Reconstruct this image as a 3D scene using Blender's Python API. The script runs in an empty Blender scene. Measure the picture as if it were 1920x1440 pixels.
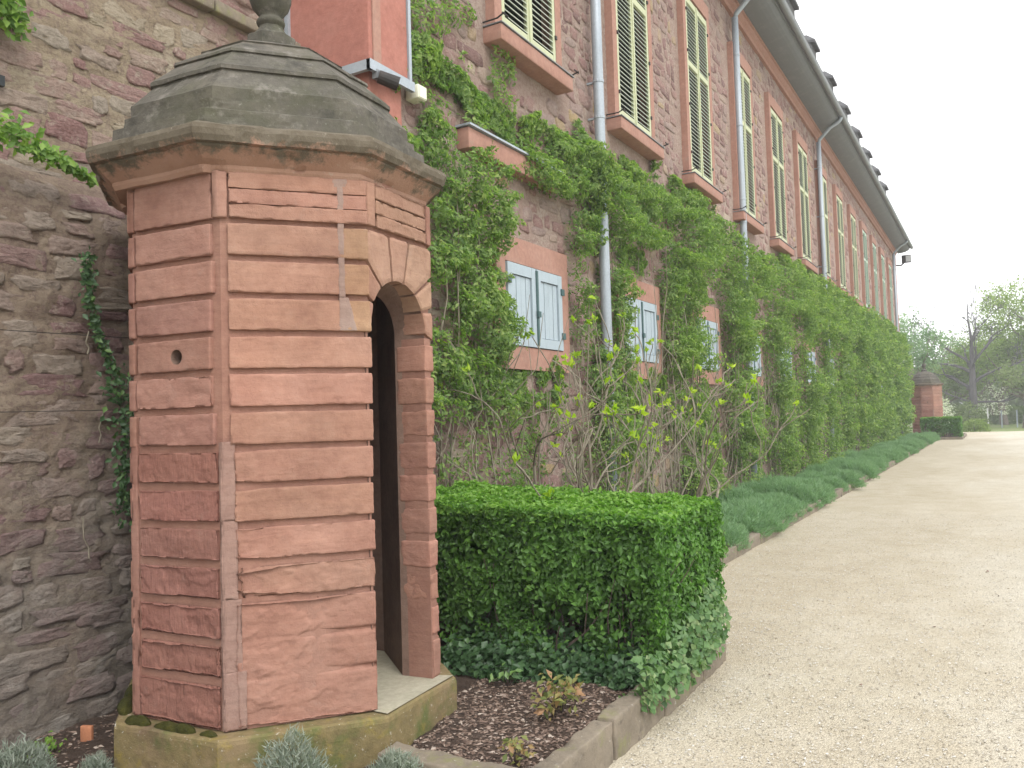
import bpy, math, random
import numpy as np
from mathutils import Matrix, Vector

random.seed(7)
RNG = np.random.default_rng(7)
SC = bpy.context.scene
COL = SC.collection
R = math.radians
EYE = 1.6

# ------------------------------------------------------------------ camera
cam_d = bpy.data.cameras.new('camera')
cam_d.sensor_width = 36.0
cam_d.lens = 36.0 * 1560 / 1920
cam_d.clip_start = 0.05
cam_d.clip_end = 2000
cam = bpy.data.objects.new('camera', cam_d)
COL.objects.link(cam)
F_PX, VPX, VPY, ROLL = 1560.0, 1867.0, 762.0, 0.030
_hy = VPY + ROLL * (VPX - 960)
_d = np.array([ROLL, 1.0, -(_hy - 720) / F_PX]); _d /= np.linalg.norm(_d)
_Y = np.array([VPX - 960, VPY - 720, F_PX]); _Y /= np.linalg.norm(_Y)
_Y = _Y - _d * (_Y @ _d); _Y /= np.linalg.norm(_Y)
_Z = -_d
_X = np.cross(_Y, _Z)
_Rm = np.array([_X, _Y, _Z])
_right, _up, _back = _Rm @ np.array([1, 0, 0]), _Rm @ np.array([0, -1, 0]), _Rm @ np.array([0, 0, -1])
cam.matrix_world = Matrix(((_right[0], _up[0], _back[0], 0), (_right[1], _up[1], _back[1], 0),
                           (_right[2], _up[2], _back[2], EYE), (0, 0, 0, 1)))
SC.camera = cam

# ------------------------------------------------------------------ sky, sun, exposure
SUN_AZ, SUN_EL = -34.0, 48.0            # degrees from +X towards +Y; overcast, very soft
world = bpy.data.worlds.new('World'); SC.world = world
world.use_nodes = True
wn = world.node_tree.nodes; wl = world.node_tree.links
wn.clear()
sky = wn.new('ShaderNodeTexSky'); sky.sky_type = 'NISHITA'; sky.sun_disc = False
sky.sun_elevation = R(SUN_EL); sky.sun_rotation = R(90 - SUN_AZ)
sky.air_density = 1.0; sky.dust_density = 4.0; sky.ozone_density = 1.0
hs = wn.new('ShaderNodeHueSaturation'); hs.inputs['Saturation'].default_value = 0.10
hs.inputs['Value'].default_value = 1.0
cloud = wn.new('ShaderNodeMixRGB'); cloud.inputs[0].default_value = 0.82
cloud.inputs[2].default_value = (11.0, 11.1, 11.3, 1)       # even cloud deck
bg = wn.new('ShaderNodeBackground'); bg.inputs['Strength'].default_value = 0.10
wo = wn.new('ShaderNodeOutputWorld')
wl.new(sky.outputs[0], hs.inputs['Color']); wl.new(hs.outputs[0], cloud.inputs[1])
wl.new(cloud.outputs[0], bg.inputs[0]); wl.new(bg.outputs[0], wo.inputs[0])
sun_d = bpy.data.lights.new('sun', 'SUN'); sun_d.energy = 0.9; sun_d.angle = R(28); sun_d.color = (1, .965, .91)
sun = bpy.data.objects.new('sun', sun_d); COL.objects.link(sun)
_sv = Vector((math.cos(R(SUN_EL)) * math.cos(R(SUN_AZ)), math.cos(R(SUN_EL)) * math.sin(R(SUN_AZ)), math.sin(R(SUN_EL))))
sun.rotation_euler = _sv.to_track_quat('Z', 'Y').to_euler()
SC.view_settings.view_transform = 'Standard'
SC.view_settings.look = 'None'
SC.view_settings.exposure = 1.12
SC.view_settings.gamma = 1.0
SC.render.engine = 'CYCLES'
SC.cycles.max_bounces = 7; SC.cycles.diffuse_bounces = 4; SC.cycles.transmission_bounces = 4
SC.cycles.transparent_max_bounces = 6; SC.cycles.glossy_bounces = 2

# ------------------------------------------------------------------ numpy noise
_perm = np.random.default_rng(3).permutation(256); _perm = np.concatenate([_perm, _perm, _perm])
_grad = np.random.default_rng(4).normal(size=(256, 3)); _grad /= np.linalg.norm(_grad, axis=1)[:, None]
def perlin(P):
    P = np.asarray(P, float); i = np.floor(P).astype(int); f = P - i; i &= 255
    u = f * f * f * (f * (f * 6 - 15) + 10); out = 0
    for dx in (0, 1):
        for dy in (0, 1):
            for dz in (0, 1):
                h = _perm[_perm[_perm[(i[:, 0] + dx) & 255] + ((i[:, 1] + dy) & 255)] + ((i[:, 2] + dz) & 255)]
                g = _grad[h]
                dot = g[:, 0] * (f[:, 0] - dx) + g[:, 1] * (f[:, 1] - dy) + g[:, 2] * (f[:, 2] - dz)
                w = (u[:, 0] if dx else 1 - u[:, 0]) * (u[:, 1] if dy else 1 - u[:, 1]) * (u[:, 2] if dz else 1 - u[:, 2])
                out = out + w * dot
    return out * 1.5
def fbm(P, octv=4, lac=2.0, gain=.5):
    P = np.asarray(P, float); s = 0; a = 1; t = 0
    for o in range(octv):
        s = s + a * perlin(P + 17.3 * o); t += a; a *= gain; P = P * lac
    return s / t
def terrace(n, k):
    x = n * k; fl = np.floor(x); fr = x - fl
    return (fl + np.clip((fr - .4) / .2, 0, 1) * 1.0) / k

# ------------------------------------------------------------------ object helpers
def mk(name, V, F, mat=None, parent=None, attrs=None, smooth=False, col=None, kind=None):
    me = bpy.data.meshes.new(name)
    if isinstance(F, np.ndarray):
        V = np.asarray(V, np.float32); n = F.shape[1]
        me.vertices.add(len(V)); me.vertices.foreach_set('co', V.ravel())
        me.loops.add(F.size); me.loops.foreach_set('vertex_index', F.astype(np.int32).ravel())
        me.polygons.add(len(F)); me.polygons.foreach_set('loop_start', np.arange(0, F.size, n, dtype=np.int32))
        try: me.polygons.foreach_set('loop_total', np.full(len(F), n, np.int32))
        except Exception: pass
        me.update(calc_edges=True)
    else:
        me.from_pydata([tuple(map(float, v)) for v in V], [], [tuple(map(int, f)) for f in F]); me.update()
    if smooth: me.polygons.foreach_set('use_smooth', np.ones(len(me.polygons), bool))
    for k, a in (attrs or {}).items():
        at = me.attributes.new(k, 'FLOAT', 'POINT'); at.data.foreach_set('value', np.asarray(a, np.float32))
    if col is not None:
        at = me.attributes.new('Col', 'FLOAT_COLOR', 'POINT')
        c4 = np.ones((len(me.vertices), 4), np.float32); c4[:, :3] = col; at.data.foreach_set('color', c4.ravel())
    if mat: me.materials.append(mat)
    o = bpy.data.objects.new(name, me); COL.objects.link(o)
    if parent is not None: attach(o, parent)
    if kind: o['kind'] = kind
    return o
LOC = {}
def attach(o, parent):
    o.parent = parent
    if parent.name in LOC: o.matrix_parent_inverse = Matrix.Translation(-LOC[parent.name])
def tag(o, label, cat, group=None, kind=None):
    o['label'] = label; o['category'] = cat
    if group: o['group'] = group
    if kind: o['kind'] = kind
    return o
def thing(name, loc, label, cat, group=None):
    e = bpy.data.objects.new(name, None); COL.objects.link(e); e.location = loc; e.empty_display_size = .2
    LOC[e.name] = Vector(loc)
    return tag(e, label, cat, group)
def copy_tree(o, offset, parent=None):
    c = o.copy(); COL.objects.link(c)
    if parent is None: c.location = Vector(o.location) + Vector(offset)
    else: c.parent = parent; c.matrix_parent_inverse = o.matrix_parent_inverse.copy()
    for ch in list(o.children): copy_tree(ch, offset, c)
    return c
class MB:
    def __init__(s): s.V = []; s.F = []
    def quad(s, *p):
        b = len(s.V); s.V += list(p); s.F.append(tuple(range(b, b + len(p))))
    def box(s, x0, x1, y0, y1, z0, z1):
        b = len(s.V)
        s.V += [(x0, y0, z0), (x1, y0, z0), (x1, y1, z0), (x0, y1, z0), (x0, y0, z1), (x1, y0, z1), (x1, y1, z1), (x0, y1, z1)]
        s.F += [tuple(b + i for i in f) for f in ((0, 3, 2, 1), (4, 5, 6, 7), (0, 1, 5, 4), (1, 2, 6, 5), (2, 3, 7, 6), (3, 0, 4, 7))]
    def tube(s, pts, rad, n=10, cap=True):
        pts = [Vector(p) for p in pts]; rads = rad if hasattr(rad, '__len__') else [rad] * len(pts)
        rings = []
        prev = None
        for i, p in enumerate(pts):
            t = (pts[min(i + 1, len(pts) - 1)] - pts[max(i - 1, 0)]).normalized()
            a = prev if prev is not None else (Vector((0, 0, 1)) if abs(t.z) < .9 else Vector((1, 0, 0)))
            a = (a - t * a.dot(t)).normalized(); b_ = t.cross(a); prev = a
            b = len(s.V)
            s.V += [tuple(p + (a * math.cos(2 * math.pi * k / n) + b_ * math.sin(2 * math.pi * k / n)) * rads[i]) for k in range(n)]
            rings.append(b)
        for r0, r1 in zip(rings, rings[1:]):
            for k in range(n): s.F.append((r0 + k, r0 + (k + 1) % n, r1 + (k + 1) % n, r1 + k))
        if cap:
            s.F.append(tuple(rings[0] + k for k in reversed(range(n)))); s.F.append(tuple(rings[-1] + k for k in range(n)))
    def lathe(s, prof, c, n=24):
        rings = []
        for r, z in prof:
            rings.append(len(s.V))
            s.V += [(c[0] + r * math.cos(2 * math.pi * k / n), c[1] + r * math.sin(2 * math.pi * k / n), z) for k in range(n)]
        for r0, r1 in zip(rings, rings[1:]):
            for k in range(n): s.F.append((r0 + k, r0 + (k + 1) % n, r1 + (k + 1) % n, r1 + k))
        s.F.append(tuple(rings[0] + k for k in reversed(range(n)))); s.F.append(tuple(rings[-1] + k for k in range(n)))
    def build(s, name, mat, parent=None, **k): return mk(name, s.V, s.F, mat, parent, **k)

# ------------------------------------------------------------------ materials
class NT:
    def __init__(s, name):
        s.m = bpy.data.materials.new(name); s.m.use_nodes = True
        s.t = s.m.node_tree; s.t.nodes.clear()
        s.out = s.n('ShaderNodeOutputMaterial'); s.p = s.n('ShaderNodeBsdfPrincipled')
        s.l(s.p.outputs[0], s.out.inputs[0]); s.tc = s.n('ShaderNodeTexCoord')
        s.p.inputs['Specular IOR Level'].default_value = .25
    def n(s, t, **kw):
        x = s.t.nodes.new(t)
        for k, v in kw.items(): setattr(x, k, v)
        return x
    def l(s, a, b): s.t.links.new(a, b)
    def vec(s, scale=(1, 1, 1), src='Object', rot=(0, 0, 0)):
        mp = s.n('ShaderNodeMapping'); mp.inputs['Scale'].default_value = scale; mp.inputs['Rotation'].default_value = rot
        s.l(s.tc.outputs[src], mp.inputs[0]); return mp.outputs[0]
    def noise(s, scale, detail=6, rough=.6, vec=None, dist=0.):
        x = s.n('ShaderNodeTexNoise'); x.inputs['Scale'].default_value = scale; x.inputs['Detail'].default_value = detail
        x.inputs['Roughness'].default_value = rough; x.inputs['Distortion'].default_value = dist
        s.l(vec if vec is not None else s.tc.outputs['Object'], x.inputs['Vector']); return x.outputs[0]
    def voro(s, scale, feat='F1', vec=None, out=0, rnd=1.):
        x = s.n('ShaderNodeTexVoronoi'); x.feature = feat; x.inputs['Scale'].default_value = scale
        if 'Randomness' in x.inputs: x.inputs['Randomness'].default_value = rnd
        s.l(vec if vec is not None else s.tc.outputs['Object'], x.inputs['Vector']); return x.outputs[out]
    def ramp(s, fac, stops):
        x = s.n('ShaderNodeValToRGB'); e = x.color_ramp.elements
        while len(e) < len(stops): e.new(.5)
        for i, (p, c) in enumerate(stops): e[i].position = p; e[i].color = (*c, 1) if len(c) == 3 else c
        s.l(fac, x.inputs[0]); return x.outputs[0]
    def mix(s, f, a, b, mode='MIX'):
        x = s.n('ShaderNodeMixRGB'); x.blend_type = mode
        for v, i in ((f, 0), (a, 1), (b, 2)):
            if isinstance(v, (int, float)): x.inputs[i].default_value = v if i == 0 else (v, v, v, 1)
            elif isinstance(v, tuple): x.inputs[i].default_value = (*v, 1)
            else: s.l(v, x.inputs[i])
        return x.outputs[0]
    def math(s, op, a, b=0., clamp=False):
        x = s.n('ShaderNodeMath'); x.operation = op; x.use_clamp = clamp
        for v, i in ((a, 0), (b, 1)):
            if isinstance(v, (int, float)): x.inputs[i].default_value = v
            else: s.l(v, x.inputs[i])
        return x.outputs[0]
    def attr(s, name, out='Fac'):
        x = s.n('ShaderNodeAttribute'); x.attribute_name = name; return x.outputs[out]
    def bump(s, h, strength=.5, dist=.01, prev=None):
        x = s.n('ShaderNodeBump'); x.inputs['Strength'].default_value = strength; x.inputs['Distance'].default_value = dist
        s.l(h, x.inputs['Height'])
        if prev is not None: s.l(prev, x.inputs['Normal'])
        return x.outputs[0]
    def fin(s, color=None, rough=.9, normal=None):
        if isinstance(color, tuple): s.p.inputs['Base Color'].default_value = (*color, 1)
        elif color is not None: s.l(color, s.p.inputs['Base Color'])
        if isinstance(rough, (int, float)): s.p.inputs['Roughness'].default_value = rough
        else: s.l(rough, s.p.inputs['Roughness'])
        if normal is not None: s.l(normal, s.p.inputs['Normal'])
        return s.m

def m_sandstone(tooled=False):
    """painted-looking red sandstone of the sentry box: 'Col' carries each stone's own hue"""
    t = NT('tooled_dark_sandstone' if tooled else 'red_sandstone')
    n1 = t.noise(2.6, 8, .62); n2 = t.noise(19, 6, .7); n3 = t.noise(120, 4, .7)
    base = t.ramp(n1, [(.28, (.275, .145, .112)), (.5, (.32, .182, .140)), (.72, (.35, .215, .170))])
    base = t.mix(.30, base, t.ramp(n2, [(.3, (.17, .078, .06)), (.55, (.32, .175, .13)), (.75, (.37, .24, .19))]))
    base = t.mix(1., base, t.attr('Col', 'Color'), 'MULTIPLY')
    base = t.mix(t.math('MULTIPLY', t.ramp(t.noise(7, 7, .75), [(.60, (0, 0, 0)), (.72, (1, 1, 1))]), .28), base, (.31, .24, .20))
    base = t.mix(t.math('MULTIPLY', t.ramp(t.noise(55, 3, .6), [(.66, (0, 0, 0)), (.74, (1, 1, 1))]), .45), base, (.20, .10, .08))
    base = t.mix(.55, base, t.ramp(t.noise(1.5, 8, .7), [(.30, (.62, .58, .57)), (.5, (1., 1., 1.)), (.7, (1.13, 1.12, 1.10))]), 'MULTIPLY')
    base = t.mix(.35, base, t.ramp(t.noise(9, 6, .7, t.vec((.5, .5, 5), rot=(R(6), R(-5), 0))), [(.33, (.72, .66, .64)), (.5, (1., 1., 1.)), (.68, (1.16, 1.14, 1.10))]), 'MULTIPLY')
    strata = t.noise(14, 5, .6, t.vec((1, 1, 6), rot=(R(14), R(-10), 0)))
    if tooled:
        strata = t.noise(16, 5, .65, t.vec((5.5, 5.5, .9), rot=(0, R(-38), 0)), .5)
        base = t.mix(.28, base, t.ramp(strata, [(.33, (.70, .66, .66)), (.5, (1., 1., 1.)), (.68, (1.22, 1.24, 1.24))]), 'MULTIPLY')
    b = t.bump(strata, .6 if tooled else .14, .014 if tooled else .012); b = t.bump(t.noise(6, 8, .7, dist=.6), .35, .02, b); b = t.bump(n2, .5, .008, b); b = t.bump(n3, .6, .003, b)
    return t.fin(base, .92, b)
def m_simple_stone(name, stops, sc=3., bump=.4, bs=30, moss=None, bd=.01, streak=None):
    t = NT(name)
    n1 = t.noise(sc, 8, .65); n2 = t.noise(bs, 7, .72); n3 = t.noise(bs * 5, 3, .7)
    base = t.ramp(n1, stops)
    base = t.mix(.35, base, t.ramp(n2, [(.3, tuple(c * .45 for c in stops[0][1])), (.6, stops[len(stops) // 2][1]), (.8, tuple(min(1, c * 1.35) for c in stops[-1][1]))]))
    for (msc, lo, hi, mc, amt) in (moss or []):
        base = t.mix(t.math('MULTIPLY', t.ramp(t.noise(msc, 8, .7), [(lo, (0, 0, 0)), (hi, (1, 1, 1))]), amt), base, mc)
    b = t.bump(n2, bump, bd); b = t.bump(n3, bump, bd * .35, b)
    return t.fin(base, .95, b)
def m_cornice():
    t = NT('cornice_stone'); n2 = t.noise(22, 7, .72); n3 = t.noise(110, 3, .7)
    base = t.ramp(t.noise(3.4, 8, .65), [(.3, (.25, .145, .10)), (.5, (.32, .19, .135)), (.72, (.36, .225, .165))])
    sep = t.n('ShaderNodeSeparateXYZ'); t.l(t.tc.outputs['Object'], sep.inputs[0])
    h = t.math('ADD', t.math('MULTIPLY', t.math('SUBTRACT', sep.outputs[2], 2.785), 13.), t.math('MULTIPLY', t.math('SUBTRACT', t.noise(6, 8, .75), .5), 4.2))
    lich = t.mix(.5, t.ramp(n2, [(.3, (.045, .042, .030)), (.7, (.15, .14, .11))]), t.ramp(t.noise(7, 6, .7), [(.35, (.055, .055, .034)), (.65, (.12, .112, .082))]))
    base = t.mix(t.math('MULTIPLY', t.ramp(h, [(.25, (0, 0, 0)), (.75, (1, 1, 1))]), .88), base, lich)
    base = t.mix(t.math('MULTIPLY', t.ramp(t.noise(34, 5, .7), [(.62, (0, 0, 0)), (.72, (1, 1, 1))]), .5), base, (.36, .33, .28))
    b = t.bump(n2, .5, .012); b = t.bump(n3, .5, .004, b)
    return t.fin(base, .95, b)
def damp_stain(t, base):
    sep = t.n('ShaderNodeSeparateXYZ'); t.l(t.tc.outputs['Object'], sep.inputs[0])
    h = t.math('ADD', t.math('MULTIPLY', t.math('SUBTRACT', 1.9, sep.outputs[2]), .55), t.math('MULTIPLY', t.math('SUBTRACT', t.noise(1.6, 7, .7), .5), 2.4))
    return t.mix(t.math('MULTIPLY', t.ramp(h, [(.1, (0, 0, 0)), (.9, (1, 1, 1))]), .62), base, t.ramp(t.noise(7, 7, .75), [(.35, (.15, .14, .12)), (.52, (.22, .205, .18)), (.68, (.33, .32, .29))]))
def m_rubble(name, stops, mottle, pale, damp=False):
    """wall stones: 'rnd' picks each stone's hue"""
    t = NT(name)
    base = t.ramp(t.attr('rnd'), stops)
    n1 = t.noise(9, 8, .7); n2 = t.noise(42, 6, .75); n3 = t.noise(170, 3, .7)
    base = t.mix(mottle, base, t.ramp(n1, [(.25, (.30, .26, .26)), (.5, (.62, .6, .6)), (.75, (1., .98, .95))]), 'MULTIPLY')
    base = t.mix(t.math('MULTIPLY', t.ramp(t.noise(15, 8, .75), [(.53, (0, 0, 0)), (.64, (1, 1, 1))]), .70), base, pale)
    base = t.mix(.25, base, t.ramp(n2, [(.3, (.09, .06, .055)), (.7, (.6, .5, .45))]))
    if damp: base = damp_stain(t, base)
    lay = t.noise(22, 5, .65, t.vec((1, .8, 2.6), rot=(R(24), 0, 0)))
    b = t.bump(lay, .9, .03); b = t.bump(n2, .9, .016, b); b = t.bump(n3, .6, .004, b)
    return t.fin(base, .95, b)
def m_mortar(name, a, b_, c, dark, damp=False):
    t = NT(name)
    n1 = t.noise(1.7, 8, .65); n2 = t.noise(26, 7, .75); n3 = t.noise(110, 4, .7)
    base = t.ramp(n1, [(.3, a), (.5, b_), (.7, c)])
    base = t.mix(t.math('MULTIPLY', t.ramp(n2, [(.40, (1, 1, 1)), (.52, (0, 0, 0))]), .75), base, dark)
    base = t.mix(t.math('MULTIPLY', t.ramp(t.noise(6, 8, .75, t.vec((1, .6, 1.8))), [(.52, (0, 0, 0)), (.64, (1, 1, 1))]), .55), base, dark)
    if damp: base = damp_stain(t, base)
    b = t.bump(t.noise(11, 8, .75, t.vec((1, .7, 1.6), rot=(R(20), 0, 0))), 1., .05); b = t.bump(n2, .9, .018, b); b = t.bump(n3, .6, .004, b)
    return t.fin(base, .97, b)
def m_leaf(name, dark, mid, light, trans=.35, rough=.42, spec=.4):
    """'rnd' 0..1 runs from old to young leaves; the hedges also carry painted light in it"""
    t = NT(name)
    a = t.attr('rnd')
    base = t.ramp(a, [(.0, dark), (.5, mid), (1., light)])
    t.fin(base, rough); t.p.inputs['Specular IOR Level'].default_value = spec
    tr = t.n('ShaderNodeBsdfTranslucent'); t.l(t.mix(1., base, (1.0, 1.25, .55), 'MULTIPLY'), tr.inputs[0])
    mx = t.n('ShaderNodeMixShader'); mx.inputs[0].default_value = trans
    t.l(t.p.outputs[0], mx.inputs[1]); t.l(tr.outputs[0], mx.inputs[2]); t.l(mx.outputs[0], t.out.inputs[0])
    return t.m
def m_bark(name, a, b_, sc=20):
    t = NT(name)
    n = t.noise(sc, 6, .7, t.vec((1, 1, .35)))
    return t.fin(t.ramp(n, [(.3, a), (.7, b_)]), .9, t.bump(n, .6, .01))
def m_paint(name, c, wear, amt=.35, rough=.6, sc=9):
    t = NT(name)
    n = t.noise(sc, 8, .7, t.vec((1, 1, .35))); n2 = t.noise(60, 4, .7)
    base = t.mix(t.math('MULTIPLY', t.ramp(n, [(.5, (0, 0, 0)), (.7, (1, 1, 1))]), amt), c, wear)
    base = t.mix(.18, base, t.ramp(n2, [(.35, tuple(x * .6 for x in c)), (.65, c)]))
    return t.fin(base, rough, t.bump(n2, .2, .003))
def m_zinc(name, a=(.30, .34, .38), b_=(.42, .46, .50)):
    t = NT(name)
    n = t.noise(3, 7, .65, t.vec((1, 1, .25))); n2 = t.noise(35, 5, .7)
    base = t.mix(.3, t.ramp(n, [(.3, a), (.7, b_)]), t.ramp(n2, [(.35, tuple(x * .7 for x in a)), (.7, b_)]))
    t.fin(base, .5, t.bump(n2, .1, .003)); t.p.inputs['Metallic'].default_value = .25; return t.m

M = {}
M['sand'] = m_sandstone(); M['tooled'] = m_sandstone(True)
M['cap'] = m_simple_stone('weathered_cap_stone', [(.3, (.062, .058, .047)), (.5, (.115, .105, .088)), (.72, (.19, .165, .135))], 2.4, .5, 26,
                          moss=[(1.9, .47, .64, (.066, .070, .036), .55), (9, .55, .66, (.23, .21, .185), .55), (34, .62, .70, (.34, .32, .29), .5), (4, .54, .66, (.036, .035, .030), .75)])
M['cornice'] = m_cornice()
M['plinth'] = m_simple_stone('mossy_plinth_stone', [(.3, (.15, .125, .06)), (.5, (.215, .165, .078)), (.72, (.27, .19, .12))], 3., .6, 24,
                             moss=[(3.3, .50, .62, (.105, .125, .04), .85), (7, .56, .66, (.26, .20, .045), .7), (42, .62, .68, (.55, .53, .46), .8), (11, .66, .70, (.62, .60, .54), .85), (2, .58, .68, (.13, .08, .06), .6)])
M['floor'] = m_simple_stone('worn_floor_stone', [(.3, (.32, .30, .22)), (.5, (.40, .37, .28)), (.72, (.47, .42, .33))], 4., .3, 30, moss=[(5, .55, .68, (.22, .22, .12), .5)])
M['inner'] = m_simple_stone('darker_inner_sandstone', [(.3, (.15, .095, .075)), (.5, (.20, .13, .10)), (.72, (.25, .165, .13))], 4., .4, 30)  # lining stone in a darker brown than the outer faces
M['pier'] = m_simple_stone('painted_red_sandstone', [(.3, (.32, .135, .105)), (.5, (.385, .165, .13)), (.72, (.42, .205, .165))], 2.2, .35, 16, bd=.012)
M['trim'] = m_simple_stone('window_trim_sandstone', [(.3, (.30, .165, .125)), (.5, (.36, .20, .155)), (.72, (.40, .245, .195))], 2., .3, 20, moss=[(6, .56, .68, (.30, .22, .18), .5)])
M['rub_b'] = m_rubble('facade_rubble', [(0, (.20, .10, .092)), (.25, (.31, .165, .15)), (.5, (.38, .225, .195)), (.75, (.36, .265, .235)), (.9, (.45, .34, .27)), (.97, (.47, .34, .15)), (1, (.50, .42, .34))], .42, (.44, .365, .30))
M['mor_b'] = m_mortar('facade_mortar', (.33, .24, .20), (.40, .305, .255), (.45, .37, .31), (.29, .19, .165))
M['rub_l'] = m_rubble('garden_wall_rubble', [(0, (.27, .125, .115)), (.3, (.34, .20, .175)), (.55, (.39, .285, .22)), (.75, (.36, .315, .245)), (.9, (.42, .355, .235)), (1, (.45, .385, .27))], .42, (.42, .365, .28))
M['mor_l'] = m_mortar('garden_wall_mortar', (.29, .225, .16), (.39, .315, .22), (.44, .385, .295), (.25, .185, .145))
M['rub_d'] = m_rubble('damp_lower_rubble', [(0, (.21, .105, .105)), (.35, (.30, .175, .165)), (.6, (.32, .225, .185)), (.85, (.33, .27, .215)), (1, (.40, .34, .26))], .42, (.345, .29, .23), damp=True)
M['mor_d'] = m_mortar('damp_lower_mortar', (.25, .185, .14), (.33, .26, .195), (.38, .32, .25), (.20, .14, .115), damp=True)
M['zinc'] = m_zinc('zinc'); M['zinc_d'] = m_zinc('dull_zinc', (.20, .21, .225), (.27, .28, .29))
M['soffit'] = m_paint('grey_soffit_paint', (.19, .195, .205), (.27, .27, .265), .5, .8, 4)
M['slate'] = m_simple_stone('roof_slate', [(.3, (.09, .09, .095)), (.5, (.13, .13, .135)), (.72, (.17, .165, .16))], 6, .4, 30)
M['green'] = m_paint('pale_green_shutter_paint', (.46, .48, .31), (.36, .38, .28), .55)
M['green2'] = m_paint('faded_blue_green_shutter_paint', (.38, .47, .38), (.42, .46, .40), .5)
M['slat'] = m_paint('grey_green_slat_paint', (.42, .46, .37), (.33, .37, .30), .5)
M['blue'] = m_paint('pale_blue_shutter_paint', (.36, .425, .47), (.25, .30, .33), .5)
M['teal'] = m_paint('dark_teal_edge_paint', (.06, .11, .11), (.12, .16, .15), .4)
M['iron'] = m_paint('black_iron', (.035, .032, .03), (.10, .06, .045), .4, .6)
M['dark'] = m_paint('dark_glass_and_hole_shade', (.022, .025, .026), (.03, .034, .034), .3, .25)  # window panes, and the painted shade of the putlog hole
M['cream'] = m_paint('cream_plastic', (.72, .72, .58), (.6, .6, .5), .3, .5)
M['white'] = m_paint('white_paint', (.75, .75, .73), (.55, .55, .52), .4)
M['lens'] = m_paint('lamp_glass', (.45, .47, .48), (.35, .37, .38), .3, .2)
M['box'] = m_leaf('hedge_leaf', (.07, .155, .034), (.13, .275, .052), (.23, .40, .075), .42, .42, .35)
M['vine'] = m_leaf('climber_leaf', (.12, .205, .07), (.225, .325, .11), (.39, .48, .155), .50, .5, .3)
M['bud'] = m_leaf('young_bud_leaf', (.28, .42, .03), (.40, .54, .04), (.50, .62, .07), .5, .45, .3)
M['ivy'] = m_leaf('ivy_leaf', (.040, .09, .035), (.075, .15, .058), (.18, .30, .08), .25, .42, .4)
M['fresh'] = m_leaf('fresh_wall_plant_leaf', (.10, .20, .035), (.17, .30, .05), (.28, .42, .08), .4, .45, .35)
M['lav'] = m_leaf('lavender_leaf', (.13, .235, .12), (.22, .345, .195), (.31, .43, .27), .38, .75, .1)
M['sant'] = m_leaf('silver_grey_leaf', (.15, .185, .145), (.25, .285, .235), (.40, .42, .37), .25, .8, .15)
M['redleaf'] = m_leaf('copper_green_leaf', (.12, .17, .05), (.28, .26, .09), (.36, .20, .11), .3, .5, .3)
M['varieg'] = m_leaf('pale_vine_leaf', (.06, .135, .045), (.13, .235, .08), (.33, .39, .19), .35, .45, .35)
M['tree'] = m_leaf('spring_tree_leaf', (.16, .22, .06), (.24, .31, .09), (.36, .42, .16), .5, .6, .2)
M['tree2'] = m_leaf('dull_tree_leaf', (.14, .18, .08), (.20, .245, .11), (.28, .32, .16), .45, .6, .2)
M['tree3'] = m_leaf('blue_green_tree_leaf', (.14, .22, .13), (.21, .30, .18), (.30, .40, .25), .45, .6, .2)
M['flower'] = m_leaf('white_blossom', (.5, .52, .42), (.72, .72, .66), (.8, .8, .76), .3, .6, .2)
M['bark'] = m_bark('grey_brown_bark', (.10, .08, .062), (.26, .225, .185))
M['bark_d'] = m_bark('dark_bark', (.055, .042, .034), (.13, .10, .08))
M['bark_p'] = m_bark('pale_shrub_bark', (.13, .11, .08), (.29, .26, .20), 26)
M['bark_g'] = m_bark('weathered_dead_bark', (.07, .066, .07), (.13, .12, .12), 6)
M['moss'] = m_simple_stone('moss', [(.3, (.035, .04, .008)), (.5, (.07, .07, .012)), (.72, (.12, .11, .02))], 20, 1., 60, bd=.02)
M['kerb'] = m_simple_stone('kerb_stone', [(.3, (.16, .135, .105)), (.5, (.22, .185, .14)), (.72, (.28, .235, .18))], 2.4, .5, 22,
                           moss=[(5, .54, .64, (.20, .20, .085), .6), (26, .63, .70, (.58, .56, .52), .7), (8, .58, .68, (.075, .065, .055), .7)])
M['terra'] = m_simple_stone('terracotta', [(.3, (.42, .17, .09)), (.7, (.5, .22, .12))], 5, .3, 40)

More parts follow.
